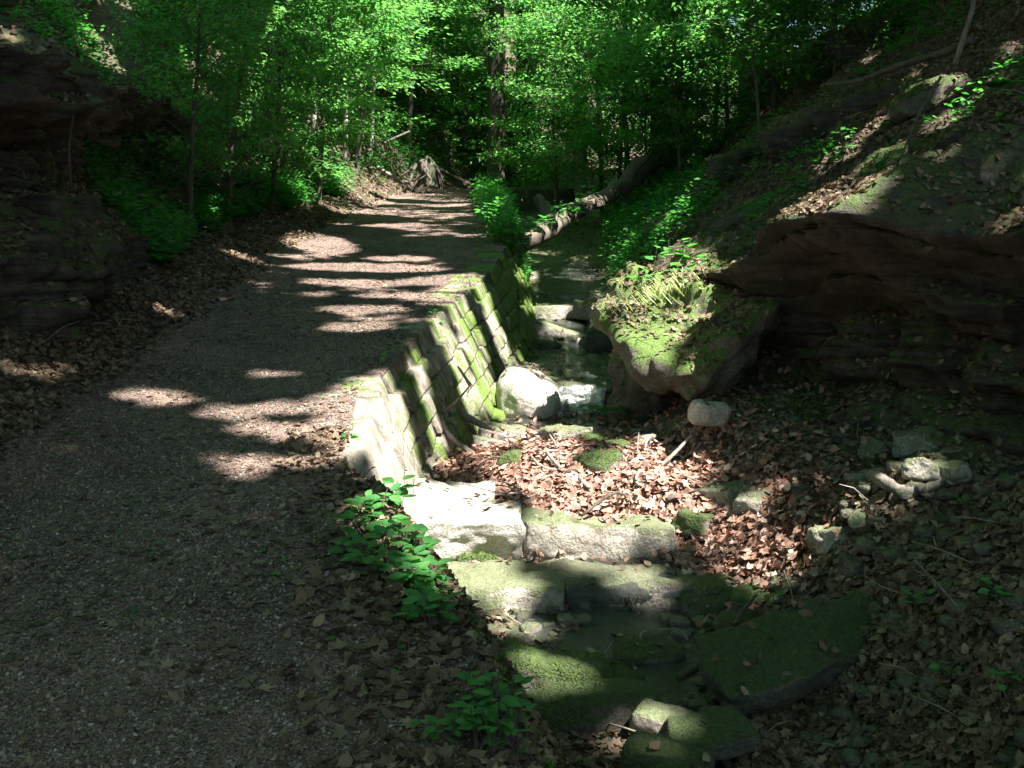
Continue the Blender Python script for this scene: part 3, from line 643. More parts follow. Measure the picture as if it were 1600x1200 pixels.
# exposed roots on the far bank
def rootmass(px, py, Y, label, n=20, s=1.):
    c = at(px, py, Y); e = empty("tree_stump", c, label, "stump")
    mb = MB(); addtube(mb, [(0, 0, -.5), (0.02, 0, -.05), (.05, .1, .26*s)], [.34*s, .24*s, .05*s], 12, .35, 4, sub=4); mb.build("trunk", MBARK, e)
    for k in range(n):
        a = rng.uniform(-pi, .1); r = rng.uniform(.35, .95)*s; z1 = rng.uniform(-.9, -.3)*s
        pts = [(0, 0, rng.uniform(-.1, .3)*s), (cos(a)*r*.4, sin(a)*r*.4, rng.uniform(-.1, .12)), (cos(a+.3)*r*.8, sin(a+.3)*r*.7, z1*.5), (cos(a-.1)*r*1.1, sin(a)*r*.8, z1)]
        mb = MB(); addtube(mb, pts, [.07*s, .05*s, .03*s, .012*s], 7, .3, k, sub=4); mb.build("root", MBARK, e)
rootmass(668, 262, 26.5, "root mass of a stump exposed in the bank where the path bends", n=14)
stick("dead_branch", [(590, 262, 22), (612, 275, 22), (640, 292, 22.5)], .05, .02, MSTICK, "pale broken branch lying at the bank before the bend", forks=[[(612, 275, 22), (622, 262, 22)]])
stick("dead_branch", [(548, 250, 20), (590, 228, 21), (640, 205, 22)], .03, .02, MBARK, "branch slanting across the bank above the path")

# ------------------------------------------------------------------ foliage machinery
DIA = (np.array([(0, 0, 0), (.30, .45, .05), (0, 1, -.05), (-.30, .45, .05)]), np.array([(0, 1, 2), (0, 2, 3)]))
OVA = (np.array([(0, 0, 0), (.22, .2, .03), (.33, .48, .04), (.2, .8, .0), (0, 1.05, -.06), (-.2, .8, .0), (-.33, .48, .04), (-.22, .2, .03)]),
       np.array([(0, 1, 2), (0, 2, 3), (0, 3, 4), (0, 4, 5), (0, 5, 6), (0, 6, 7)]))
_a = np.array([0, 26, 50, 74, 100, 130, 180, 230, 260, 286, 310, 334])*pi/180+pi/2
_r = np.array([.62, .28, .55, .30, .46, .26, .30, .26, .46, .30, .55, .28])
LOB = (np.concatenate([[(0, 0, .0)], np.stack([_r*np.cos(_a), _r*np.sin(_a), .18*_r+.10*np.cos(_a*3)*_r], 1)]), np.array([(0, i+1, (i+1) % 12+1) for i in range(12)]))
CUR = (np.array([(0, -.5, .10), (.25, -.2, -.02), (.3, .15, .08), (.05, .55, .16), (-.22, .2, .10), (-.28, -.15, -.04)]), np.array([(0, 1, 5), (1, 2, 5), (2, 4, 5), (2, 3, 4)]))
def scat(mb, T, P, D, N, S):
    D = nrm(D); X = nrm(np.cross(D, N)); Z = np.cross(X, D); S = np.asarray(S)
    if S.ndim == 1: S = np.stack([S, S, S], 1)
    tv, tf = T; V = P[:, None]+tv[None, :, :1]*X[:, None]*S[:, None, :1]+tv[None, :, 1:2]*D[:, None]*S[:, None, 1:2]+tv[None, :, 2:]*Z[:, None]*S[:, None, 2:]
    n = len(P); k = len(tv); Fc = (tf[None]+(np.arange(n)*k)[:, None, None]).reshape(-1, 3)
    mb.add(V.reshape(-1, 3), Fc)
def rdir(n): return nrm(rng.normal(size=(n, 3)))
def tangent(N): return nrm(np.cross(N, rdir(len(N))))

# ------------------------------------------------------------------ leaf litter
def clump(x, y, s=1.3, seed=61): return fbm(np.stack([x, y, x*0], -1), s, seed, 4)
def litter(name, n, dens, T, smin, smax, mat, lift, tilt, label, grow=0.):
    P, N, s = sample(n, dens); N = nrm(N+rng.normal(0, tilt, (n, 3))); D = tangent(N)
    S = rng.uniform(smin, smax, n)*(1+grow*np.maximum(P[:, 1]-6, 0)); P = P+N*(rng.random(n)*lift)[:, None]
    mb = MB(); scat(mb, T, P, D, N, S); return mb.build(name, mat, None, False, label=label, cat="fallen leaves", kind="stuff")
def vis(x, y): return (np.abs(x) < .56*y+.5)*(y > 1.6)
def d_floor(x, y, z, s):
    left = (s > 2.5)*(s < 5.15)*np.interp(s, [2.5, 3.2, 4, 4.9, 5.15], [.5, .5, 1, .9, .15]); right = (s > 13)*(s < 17)*np.where((s > 13.3)*(s < 15)*(y > 4.6), .2, .8)
    edge = (s > 6.6)*(s < 10)*(y < 5.4)*np.interp(s, [6.6, 7, 8, 10], [.2, .9, 1, .7]); cr = (s > 9.6)*(s <= 13)*np.where(y < 5.2, .03, .12)
    d = (left+right+edge+cr+(s > 10)*(s <= 13)*(x > .95)*(y < 5.6)*.8+(s > 9.8)*(s <= 13)*(y < 3.9)*.6)*vis(x, y)*np.clip(.75+.9*clump(x, y), .12, 2)
    return d*np.minimum(1., (7/np.maximum(y, 1))**1.6)*(y < 34)
litter("leaf_litter", 70000, d_floor, LOB, .035, .07, MLIT, .02, .4, "brown dead leaves covering the verges and banks")
litter("leaf_litter", 80000, d_floor, CUR, .035, .075, MLIT, .025, .5, "small curled brown leaves between the larger dead leaves", .03)
litter("leaf_litter", 30000, lambda x, y, z, s: (s > 9.2)*(s < 14.2)*vis(x, y)*(3.*np.exp(-(((x-.45)/.55)**2+((y-6.75)/.65)**2))+1.2*np.exp(-(((x-1.25)/.3)**2+((y-5.6)/.45)**2))+.02*(y < 9.3)*(y > 5.2)), CUR, .035, .075, MLITR, .09, .8,
       "russet leaf pile caught behind the squared block")
litter("leaf_litter", 9000, lambda x, y, z, s: (s > 9.2)*(s < 14.2)*vis(x, y)*(3.*np.exp(-(((x-.45)/.55)**2+((y-6.75)/.65)**2))+1.2*np.exp(-(((x-1.25)/.3)**2+((y-5.6)/.45)**2))), LOB, .045, .08, MLITR, .10, .8,
       "large russet leaves on the leaf pile in the stream")
litter("mulch_chips", 120000, lambda x, y, z, s: (s > 4.8)*(s < 8)*vis(x, y)*np.minimum(1, (4.5/np.maximum(y, 1))**2), CUR, .006, .02, MCHIP, .005, .3, "fine mulch and leaf fragments on the path", .05)
litter("path_leaves", 5200, lambda x, y, z, s: (s > 5)*(s < 7.6)*vis(x, y)*np.minimum(1, (5/np.maximum(y, 1))**1.3)*np.clip(.6+clump(x, y, .8), .05, 2), LOB, .03, .065, MLIT, .006, .2, "separate dead leaves lying on the path")
P, N, s = sample(70, lambda x, y, z, s: (s > 4.5)*(s < 8)*vis(x, y)*(y < 9)); mb = MB(); scat(mb, LOB, P+N*.01, tangent(N), N, rng.uniform(.02, .045, 70)); mb.build("green_leaves", MPLANT, None, False, label="few fresh green leaves fallen on the path", cat="leaves", kind="stuff")

P, N, s = sample(2600, lambda x, y, z, s: (s > 9.3)*(s < 13.6)*vis(x, y)*(y < 16)*(.5+.8*(np.abs(y-4.3) < .9))*np.minimum(1, 5/np.maximum(y, 1))); mb = MB()
for k in range(12):
    V, q = stone((1, .8, .5), .45, .25, 400+k, 4); idx = np.arange(k, len(P), 12)
    for i in idx:
        a = rng.uniform(0, 6.28); c_, s_ = cos(a), sin(a); w = .02+.09*rng.random()**2.5
        mb.add((V@np.array([[c_, s_, 0], [-s_, c_, 0], [0, 0, 1]]))*w+P[i]+[0, 0, w*.1], q)
mb.build("pebbles", MWET, None, label="wet pebbles and small stones strewn over the stream bed", cat="pebbles", kind="stuff")
litter("leaf_litter", 2600, lambda x, y, z, s: (s > 9.3)*(s < 13)*vis(x, y)*(y < 9.5)*np.clip(clump(x, y, 3, 5)+.2, 0, 1), LOB, .035, .065, MLIT, .05, .3, "wet dead leaves lying in and beside the shallow water")
# moss tufts on banks and embankment
def d_moss(x, y, z, s):
    e = (s > 7.9)*(s < 9.6)*(y < 5)*(y > 2)*3.*np.clip(clump(x, y, 2.5, 9)+.3, 0, 1); r = (s > 13)*(s < 17)*(y > 2.4)*(y < 14)*np.clip(clump(x, y, 1.2, 19)-.05, 0, 1)*1.4
    return (e+r)*vis(x, y)*np.minimum(1, (6/np.maximum(y, 1)))
P, N, s = sample(60000, d_moss); n = len(P); D = nrm(N*.8+rdir(n)*.8); mb = MB()
scat(mb, DIA, P, D, rdir(n), np.stack([rng.uniform(.012, .02, n), rng.uniform(.015, .035, n), np.full(n, .02)], 1)); mb.build("moss", MGRASS, None, False, label="cushions of green moss on the banks", cat="moss", kind="stuff")

# ------------------------------------------------------------------ small plants
def plant(px, py, Y, h, nleaf, ls, label, group, name="leafy_plant", T=OVA, snap=True, mat=None, stems=2):
    p = gpt(px, py, Y) if snap else at(px, py, Y)
    e = empty(name, p, label, "plant", group)
    ms = MB(); ml = MB()
    for k in range(stems):
        a = rng.uniform(0, 2*pi); lean = rng.uniform(.1, .5); top = np.array([cos(a)*lean*h, sin(a)*lean*h, h*rng.uniform(.7, 1.1)])
        pts = np.array([[0, 0, 0], top*.5+[0, 0, h*.08], top]); addtube(ms, pts, [.004, .003, .0015], 5, 0, 0, sub=3)
        m = max(3, nleaf//stems); t = rng.uniform(.3, 1, m)**.7; c = pts[0]+t[:, None]*top; az = np.arange(m)*2.4+a
        D = np.stack([np.cos(az), np.sin(az), rng.normal(.15, .2, m)], 1); c = c+D*ls*.25
        Nn = nrm(np.stack([rng.normal(0, .25, m), rng.normal(-.1, .25, m), np.ones(m)], 1)); scat(ml, T, c, D, Nn, rng.uniform(.6, 1.15, m)*ls)
    ms.build("stem", MTWIG, e); ml.build("foliage", mat or MPLANT, e, False); return e
edge_spots = [(560, 790, 4.5), (590, 800, 4.5), (610, 815, 4.4), (630, 850, 4.25), (600, 860, 4.05), (570, 830, 4.2), (655, 870, 4.1), (640, 890, 3.95), (610, 900, 3.85), (665, 905, 3.95), (680, 930, 3.8),
              (655, 945, 3.65), (690, 955, 3.7), (580, 880, 3.9), (620, 780, 4.6), (550, 855, 4.0), (675, 975, 3.6), (640, 915, 3.8)]
for px, py, Y in edge_spots:
    plant(px, py+22, Y, rng.uniform(.07, .15), 12, .07, "low leafy plant in the green clump on the path edge before the wall", "leafy plants in the clump before the wall")
for px, py, Y in [(740, 1120, 3.05), (765, 1110, 3.1), (790, 1130, 3.0), (755, 1160, 2.9), (785, 1170, 2.85), (720, 1160, 2.85), (745, 1190, 2.75), (800, 1160, 2.9), (700, 1180, 2.8), (770, 1195, 2.75), (810, 1190, 2.8), (735, 1150, 2.9), (770, 1145, 2.95)]:
    plant(px, py, Y, rng.uniform(.08, .16), 14, .045, "small round leaved plant in the clump at the bottom of the bank", "round leaved plants at the bottom of the bank", stems=3)
for px, py, Y, lb in [(545, 700, 5.0, "pair of seed leaves on the sunlit wall edge"), (590, 575, 6.8, "tiny plant on the wall top beside the first mossy stripe"), (680, 500, 8.6, "grassy plant in the notch of the wall top"),
                  (735, 450, 10.6, "small plant on the capping stone in the sun"), (690, 520, 8.2, "small plant hanging from the wall top"), (800, 370, 15.0, "leafy tuft on the far end of the sunlit wall")]:
    plant(px, py, Y, .08, 8, .05, lb, None)
for k, (px, py, Y) in enumerate([(1020, 400, 8.5), (1050, 385, 8.6), (1085, 390, 8.6), (1060, 415, 8.3), (1110, 405, 8.6), (1000, 430, 8.3), (1140, 420, 8.4)]):
    plant(px, py+28, Y, .20, 9, .10, "broad leaved seedling on the sunlit rock nose", "seedlings on the rock nose", snap=False, stems=2)
for px, py, Y, lb in [(1430, 975, 3.7, "small seedling with level leaves over the right end of the tilted slab"), (1480, 1080, 3.2, "green sprig low on the right foreground bank"), (1560, 950, 3.5, "green sprig on the mossy right bank"),
                      (1520, 820, 4.0, "green sprig by the thin stem on the right bank"), (1575, 1090, 3.0, "green sprig close to the lower right corner"), (1470, 650, 5.2, "sprig in front of the rubble hollow"),
                      (1560, 720, 4.4, "leafy sprig under the right end of the hollow"), (1210, 960, 4.7, "tiny sprig beside the moss capped stone")]:
    plant(px, py, Y, .10, 12, .045, lb, None, snap=True)
for px, py, Y in [(772, 372, 15), (786, 388, 14.5), (800, 392, 14.5), (815, 385, 15), (790, 365, 15.5), (830, 376, 15.5), (848, 366, 16.5), (870, 352, 17), (760, 360, 15.5), (905, 345, 18), (920, 335, 18.5), (808, 400, 14.3)]:
    g = at(px, py, Y); plant(px, py, Y, rng.uniform(.3, .55), 26, .13, "leafy plant growing round the lower end of the fallen trunk", "plants round the fallen trunk", snap=False, stems=4)
def fern(px, py, Y, L, n, label, snap=False, dirs=None):
    p = at(px, py, Y); e = empty("fern", p, label, "fern")
    for k in range(n):
        a = (dirs[k] if dirs else rng.uniform(-pi, 0)); el = rng.uniform(.25, .6)
        t = np.linspace(0, 1, 8); pts = np.stack([cos(a)*L*t, sin(a)*L*t, L*(el*t-.75*el*t*t*1.3)], 1)
        mb = MB(); addtube(mb, pts, np.linspace(.003, .001, 8), 4, cap=False)
        m = 22; tt = np.linspace(.12, .98, m); c = np.stack([np.interp(tt, t, pts[:, i]) for i in range(3)], 1)
        T0 = nrm(np.gradient(c, axis=0)); sd = nrm(np.cross(T0, [0, 0, 1.]))
        for s in (-1, 1):
            scat(mb, DIA, c, sd*s+T0*.35, np.tile([0, 0, 1.], (m, 1)), np.stack([np.full(m, .05)*L/.35, (1.05-tt)*.42*L*np.minimum(1, tt*5), np.full(m, .03)], 1))
        mb.build("frond", MPLANT, e, False)
fern(1430, 330, 7.3, .42, 5, "green fern leaning over the dark ledge", dirs=[-2.9, -2.4, -.5, .1, -1.6])
fern(1340, 350, 7.4, .30, 3, "small fern at the left of the larger fern on the ledge", dirs=[-2.9, -2.5, -.4])
fern(950, 640, 8.8, .34, 5, "dark fern at the foot of the rock beside the waterfall", dirs=[-2.9, -2.4, -1.8, -1.2, -.5])
fern(1560, 140, 7.6, .3, 4, "fern on the upper right slope")

gm = MB(); c0 = at(1030, 470, 8.2)
for k in range(150):
    u, v = rng.normal(0, .16), rng.normal(0, .18); p = np.array([u, v, .40*u+.12*v+.04]); a = rng.uniform(0, 6.28); L = rng.uniform(.08, .22)
    d = np.array([cos(a)*.5-.35, sin(a)*.5-.2, .6])*L; w = np.array([-sin(a), cos(a), 0])*.004; q = p+d; e_ = q+np.array([d[0]*1.1, d[1]*1.1, -L*.35])
    gm.add([p-w, p+w, q+w*.7, q-w*.7, e_], [(0, 1, 2, 3)]); gm.T.append(np.array([(3, 2, 4)])+gm.n-5)
o = gm.build("grass", mat_leaf("dry_grass", [(.38, .36, .24), (.24, .30, .12), (.50, .46, .34)], .3), None, False, label="tuft of pale grass hanging over the sunlit rock nose", cat="grass", kind="stuff"); o.location = c0
for k, (px, py, w, lb) in enumerate([(1180, 245, .7, "low dark rock in the middle of the right slope"), (1120, 300, .6, "mossy rock in the slope above the jutting nose"), (1265, 205, .8, "broad dark rock showing through the leaves of the right slope"), (1330, 175, .6, "dark rock under the long curved branch"),
        (1400, 260, .55, "mossy rock above the fern"), (1470, 300, .6, "mossy rock at the right of the fern"), (1540, 220, .7, "leaf covered rock near the right edge"), (1450, 160, .5, "pale rock face caught by the sun high on the right slope"),
        (1240, 120, .7, "dark rock near the top of the right slope"), (1350, 70, .8, "dark rock under the top edge on the right slope"), (1060, 345, .5, "dark rock beside the fallen trunk"), (1560, 340, .6, "dark mossy rock over the right end of the ledge"),
        (1200, 375, .45, "small dark rock between the nose and the upper ledge"), (1155, 350, .5, "flat rock behind the jutting nose")]):
    g = gpt(px, py, 24); w *= .55+.05*g[1]
    V, q = stone((w*1.5, w, w*.55), .35, .3, 900+k, 20, (rng.uniform(-.2, .2), -.35, rng.uniform(-.5, .5)), (0, 0, 0), .45)
    o = MB().add(V, q).build("slope_rock", [MROCK, MMOSSY, MROCKL][k % 3], None, True, label=lb, cat="rock"); o.location = g+[0, 0, .0]
# litter, moss and sprigs lying on the rocks and stones
def mesh_sample(o, n, upmin):
    me = o.data; k = len(me.polygons); c = np.empty(k*3, np.float32); me.polygons.foreach_get('center', c); nn = np.empty(k*3, np.float32); me.polygons.foreach_get('normal', nn)
    ar = np.empty(k, np.float32); me.polygons.foreach_get('area', ar); c = c.reshape(-1, 3)+np.array(o.location); nn = nn.reshape(-1, 3)
    w = ar*(nn[:, 2] > upmin)*(np.abs(c[:, 0]) < .56*c[:, 1]+.6)
    if w.sum() <= 0: return np.zeros((0, 3)), np.zeros((0, 3))
    n = int(w.sum()*n); w = w.astype(float); w /= w.sum(); q = rng.choice(k, n, p=w); s_ = np.sqrt(ar[q])[:, None]
    return c[q]+np.cross(nn[q], rdir(n))*s_*.5, nn[q]
PP = []; MM = []
for o in [o for o in sc.objects if o.type == 'MESH' and not o.parent and o.get('category') in ('rock', 'stone')]:
    big = o.get('category') == 'rock'
    p, q = mesh_sample(o, (800 if o.location.y > 9 else 1300) if big else 90, .45 if big else .6); u = (clump(p[:, 0], p[:, 1], 1.5, 43)+.75 > rng.random(len(p))*1.3) if len(p) else np.zeros(0, bool); PP.append((p[u], q[u]))
    if o.data.materials[0] in (MROCK, MMOSSY, MDARK, MROCKL):
        p, q = mesh_sample(o, 4500 if big else 5000, .3); u = clump(p[:, 0], p[:, 1], 2.2, 33)+.1 > rng.random(len(p))*.8 if len(p) else np.zeros(0, bool); MM.append((p[u], q[u]))
P = np.concatenate([a for a, b in PP]); N = np.concatenate([b for a, b in PP]); n = len(P)
mb = MB(); scat(mb, CUR, P+N*(rng.random(n)*.02)[:, None], tangent(N), nrm(N+rng.normal(0, .5, (n, 3))), rng.uniform(.025, .065, n)); mb.build("leaf_litter", MLIT, None, False, label="dead leaves resting on the ledges and stones", cat="fallen leaves", kind="stuff")
P = np.concatenate([a for a, b in MM]); N = np.concatenate([b for a, b in MM]); n = len(P)
mb = MB(); scat(mb, DIA, P, nrm(N*.8+rdir(n)*.8), rdir(n), np.stack([rng.uniform(.008, .014, n), rng.uniform(.012, .028, n), np.full(n, .02)], 1)); mb.build("moss", MGRASS, None, False, label="moss growing on the tops of the ledges and stones", cat="moss", kind="stuff")
print('rock litter', len(P))
# undergrowth on the slopes
def sprigs(mb, P, size, nl=7, hmin=.05, hmax=.25, T=DIA):
    n = len(P); hh = rng.uniform(hmin, hmax, n)
    for k in range(nl):
        az = rng.uniform(0, 2*pi, n); D = np.stack([np.cos(az), np.sin(az), rng.normal(.05, .25, n)], 1)
        c = P+np.stack([rng.normal(0, .06, n), rng.normal(0, .06, n), hh*rng.uniform(.3, 1.1, n)], 1)+D*.03
        N = nrm(np.stack([rng.normal(0, .3, n), rng.normal(0, .3, n), np.ones(n)], 1)); S = rng.uniform(.6, 1.2, n)*size*(1+.012*P[:, 1])
        scat(mb, T, c, D, N, S)
P, N, s = sample(9000, lambda x, y, z, s: (s > 1.9)*(s < 4.3)*vis(x, y)*(y > 9)*(y < 36)*np.clip(clump(x, y, .6, 71)+.45, 0, 1)*np.minimum(1, 14/np.maximum(y, 1))); mb = MB(); sprigs(mb, P, .075, 8, .08, .4)
mb.build("undergrowth", MPLANT, None, False, label="green ground cover over the left slope", cat="undergrowth", kind="stuff")
P, N, s = sample(2600, lambda x, y, z, s: (s > 3.8)*(s < 4.35)*(y > 10)*(y < 22)*np.clip(clump(x, y, .8, 75)+.35, 0, 1)); mb = MB(); sprigs(mb, P, .085, 9, .08, .4)
mb.build("undergrowth", MPLANT, None, False, label="bright leafy plants along the foot of the left bank", cat="undergrowth", kind="stuff")
P, N, s = sample(5200, lambda x, y, z, s: (s > 15)*(s < 17.6)*vis(x, y)*(y > 6)*(y < 36)*np.clip(clump(x, y, .9, 81)-.55+.026*y, 0, 1)*np.minimum(1, 12/np.maximum(y, 1))); mb = MB(); sprigs(mb, P, .075, 7, .05, .3)
mb.build("undergrowth", MPLANT, None, False, label="scattered green ground cover over the right slope", cat="undergrowth", kind="stuff")
P, N, s = sample(2000, lambda x, y, z, s: ((s > 7.1)*(s < 9)*(y > 14.5)*(y < 27)+(s > 12.3)*(s < 15)*(y > 15)*(y < 26)*.45)*1.); mb = MB(); sprigs(mb, P, .085, 10, .1, .55)
mb.build("undergrowth", MPLANT, None, False, label="green plants between the far path and the stream", cat="undergrowth", kind="stuff")

P, N, s = sample(9000, lambda x, y, z, s: (y > 30)*(y < 85)*(np.abs(x) < .6*y)*1.); mb = MB(); sprigs(mb, P, .16, 10, .2, 1.6)
mb.build("undergrowth", MLEAF, None, False, label="green thicket on the far slopes behind the trees", cat="undergrowth", kind="stuff")
P, N, s = sample(1600, lambda x, y, z, s: (s > 4.8)*(s < 7.4)*vis(x, y)*(y < 9)*np.clip(clump(x, y, 1.1, 123)-.1, 0, 1)); mb = MB()
for k in range(8):
    V, q = stone((1, .8, .45), .4, .25, 500+k, 3); idx = np.arange(k, len(P), 8)
    for i in idx:
        a = rng.uniform(0, 6.28); c_, s_ = cos(a), sin(a); w = .008+.024*rng.random()**2
        mb.add((V@np.array([[c_, s_, 0], [-s_, c_, 0], [0, 0, 1]]))*w+P[i]+[0, 0, w*.1], q)
mb.build("gravel", MWET, None, label="patches of small gravel pressed into the path", cat="gravel", kind="stuff")
# ------------------------------------------------------------------ trees
def make_tree(H, base, rad, nspray, lps, lsize, seed, tr=.12, lean=(0, 0), bark=None, droop=.1, spray=.8, leafm=None):
    """returns (trunk object, crown object) as meshes about the origin"""
    r = np.random.default_rng(seed)
    pts = [np.array([0, 0, -.4])]; k = 7
    for i in range(1, k+1):
        t = i/k; pts.append(np.array([lean[0]*t*H+r.normal(0, .03)*H*.25*t, lean[1]*t*H+r.normal(0, .03)*H*.25*t, t*H]))
    pts = np.array(pts); tk = MB(); addtube(tk, pts, tr*np.linspace(1.15, .15, k+1)**.8, 10, .12, seed, sub=4)
    cr = MB(); zz = pts[:, 2]
    for j in range(nspray):
        t = base+(1-base)*r.random()**.9; h = t*H; c0 = np.array([np.interp(h, zz, pts[:, 0]), np.interp(h, zz, pts[:, 1]), h])
        az = r.uniform(0, 2*pi); d = rad*np.sqrt(r.random())*(1-.55*max(0, (t-base)/(1-base)-.3)); dv = np.array([cos(az), sin(az), 0])
        c = c0+dv*d+np.array([0, 0, .25*d+r.normal(0, .15)])
        if d > .5:
            addtube(tk, [c0-[0, 0, .2*d], c0+dv*d*.5+[0, 0, .12*d], c], [.006*d**.5+tr*.02, .004*d**.5, .002], 5, 0, 0, cap=False, sub=2)
        m = lps; u = np.sqrt(r.random(m)); a = r.uniform(0, 2*pi, m); w = spray*r.uniform(.6, 1.3)
        q = np.stack([np.cos(a)*u*w, np.sin(a)*u*w*.75, r.normal(0, .06, m)-droop*u*w], 1)
        ca, sa = cos(az), sin(az); q = np.stack([q[:, 0]*ca-q[:, 1]*sa, q[:, 0]*sa+q[:, 1]*ca, q[:, 2]], 1)
        D = np.stack([np.cos(a), np.sin(a), np.full(m, -.25)], 1)*.6+dv*.6+r.normal(0, .3, (m, 3)); N = nrm(np.stack([r.normal(0, .3, m), r.normal(0, .3, m), np.ones(m)], 1))
        scat(cr, DIA, c+q, D, N, r.uniform(.5, 1.35, m)*lsize)
    return tk.build("trunk", bark or MBARK), cr.build("crown", leafm or MLEAF, None, False)
def own(name, loc, parts, label, cat="tree", group=None, rz=0):
    e = empty(name, loc, label, cat, group, rz)
    for p in parts: p.parent = e
    return e
def dup(root, loc, rz, label=None, group=None, s=1.):
    r = root.copy(); COL.objects.link(r); r.location = loc; r.rotation_euler = (0, 0, rz); r.scale = (s, s, s)
    if label: r['label'] = label
    for ch in list(root.children):
        c = ch.copy(); COL.objects.link(c); c.parent = r
    return r
def gp(x, y): return (x, y, ground(x, y)-.05)
# background wood: prototypes (understory with low crown, taller trees)
protos = []
for k, (H, base, rad, ns, lps, ls, tr) in enumerate([(9, .06, 2.8, 105, 150, .11, .08), (11, .1, 3.1, 105, 150, .12, .10), (7, .05, 2.5, 100, 150, .095, .06), (14, .15, 3.5, 110, 150, .13, .14)]):
    protos.append((H, make_tree(H, base, rad, ns, lps, ls, 100+k, tr, lean=(rng.normal(0, .03), rng.normal(0, .03)), bark=MBARK)))
BG = "slender leafy trees of the background wood"
kinds = ["broad low understory tree in the background wood", "mid height tree in the background wood", "small bushy tree in the background wood", "tall background tree with high crown"]
spots = []
def ok(x, y, dmin): return all((x-a)**2+(y-b)**2 > dmin**2 for a, b, _ in spots)
tries = 0
while len(spots) < 68 and tries < 6000:
    tries += 1; y = 19+50*rng.random()**1.25; x = rng.uniform(-.55*y-1, .58*y+1)
    pc = np.interp(y, [15, 25, 29, 33, 36, 45, 90], [-1, -1, -.5, 2.5, 5, 8, 22])
    if abs(x-pc) < (3.9 if y < 36 else 1.5): continue
    if y < 26 and -6 < x < 4.4: continue
    if y < 26 and x > 0 and rng.random() < .2: continue
    if not ok(x, y, 2.0): continue
    spots.append((x, y, 0 if y < 28 and rng.random() < .5 else int(rng.integers(0, 4))))
first = {}
for x, y, k in spots:
    if k not in first:
        first[k] = own("tree", gp(x, y), protos[k][1], kinds[k], "tree", BG, rng.uniform(0, 6))
    else: dup(first[k], gp(x, y), rng.uniform(0, 6), s=rng.uniform(.8, 1.2))
for k, (x, y, lb) in enumerate([(-7, -6, "unseen leafy tree added for shade behind the viewer left of the path"), (-3, -10, "unseen leafy tree added for shade far behind the viewer on the path side"), (1.5, -12, "unseen leafy tree added for shade far behind the viewer beside the stream"), (5.5, -12, "unseen leafy tree added for shade far behind the viewer on the right"),
        (-9, 0, "unseen leafy tree added for shade on the left slope beside the viewer"), (-10.5, 6, "unseen leafy tree added for shade above the left outcrop"), (-13, -3, "unseen leafy tree added for shade high on the left slope behind the viewer"), (2, -8.5, "unseen leafy tree added for shade just behind the viewer in the stream gully"), (-5, -8, "unseen leafy tree added for shade behind the viewer at the path side")]):
    dup(first[[1, 3][k % 2]], gp(x, max(y, -8.9))[:1]+(y, ground(x, max(y, -8.9))), k*1.3, lb, "unseen shade trees added around the viewer")  # out of view, added to hold back sky light and deepen the shade
# understory closest to the path: leafy bushes left, over-arching branches
def single(px, Y, H, base, rad, ns_, lps_, ls, seed, tr, label, lean=(0, 0), name="tree", bark=None, snapx=None, spray=.8):
    ns, lps = int(ns_*1.6), int(lps_*1.7)
    x = (px-800)/F*Y; return own(name, gp(x, Y), make_tree(H, base, rad, ns, lps, ls, seed, tr, lean, bark, spray=spray), label, "tree" if name == "tree" else "shrub")
single(300, 13.5, 3.8, .15, 1.5, 46, 60, .085, 301, .035, "leafy shrub over the layered outcrop on the left slope", (.1, -.02), "shrub", spray=.5)
single(360, 15.5, 4.2, .12, 1.7, 60, 60, .09, 302, .04, "leafy shrub behind the outcrop, middle of the left slope", (.12, 0), "shrub", spray=.5)
single(430, 17.5, 4.8, .1, 1.7, 60, 60, .095, 303, .045, "dense shrub leaning over the left bank near the plants", (.1, -.05), "shrub", spray=.5)
single(500, 20.0, 5.5, .12, 1.9, 70, 70, .10, 305, .05, "bright green shrub at the left of the bend", (.1, -.05), "shrub", spray=.6)
single(560, 25.5, 8, .25, 2.6, 80, 80, .12, 307, .07, "tree with bright sunlit branches over the bend of the path", (.16, -.06))
single(640, 30, 9, .18, 2.6, 90, 90, .13, 308, .08, "leafy tree standing right behind the root mass", (.08, -.05))
single(870, 24.0, 5.5, .15, 1.7, 60, 70, .10, 309, .045, "young tree beside the stream behind the fallen trunk", (-.03, -.03))
single(940, 26.0, 7, .12, 2.2, 80, 80, .11, 310, .05, "young tree at the foot of the right slope", (-.06, -.03))
single(1060, 21, 4.5, .2, 1.7, 50, 60, .10, 311, .04, "sapling with level sprays above the fallen trunk", (-.08, -.03))
single(1180, 17, 3.2, .3, 1.4, 30, 50, .09, 312, .03, "thin sapling on the middle of the right slope", (-.12, -.03))
single(980, 31, 9, .1, 2.6, 90, 90, .13, 313, .08, "dense tree filling the gap right of the path bend", (-.05, 0))
single(820, 34, 9, .08, 2.8, 90, 90, .14, 314, .09, "dense tree closing the view behind the bend", (0, 0))
single(720, 36, 10, .08, 2.8, 90, 90, .14, 315, .09, "dense tree closing the view above the end of the path", (0, 0))
single(1200, 19, 4.2, .08, 1.8, 60, 70, .10, 321, .04, "bushy shrub on the skyline of the right slope", (-.05, 0), "shrub", spray=.6)
single(1130, 22, 5.2, .06, 2.0, 70, 70, .11, 322, .045, "dense leafy shrub left of the skyline shrub on the right slope", (-.05, 0), "shrub", spray=.6)
single(1290, 17.5, 3.2, .08, 1.5, 50, 60, .10, 323, .035, "low leafy shrub above the long curved branch", (-.05, 0), "shrub", spray=.5)
single(1010, 23, 3.6, .04, 1.6, 60, 70, .10, 324, .035, "low leafy shrub beside the upper end of the fallen trunk", (-.05, 0), "shrub", spray=.5)
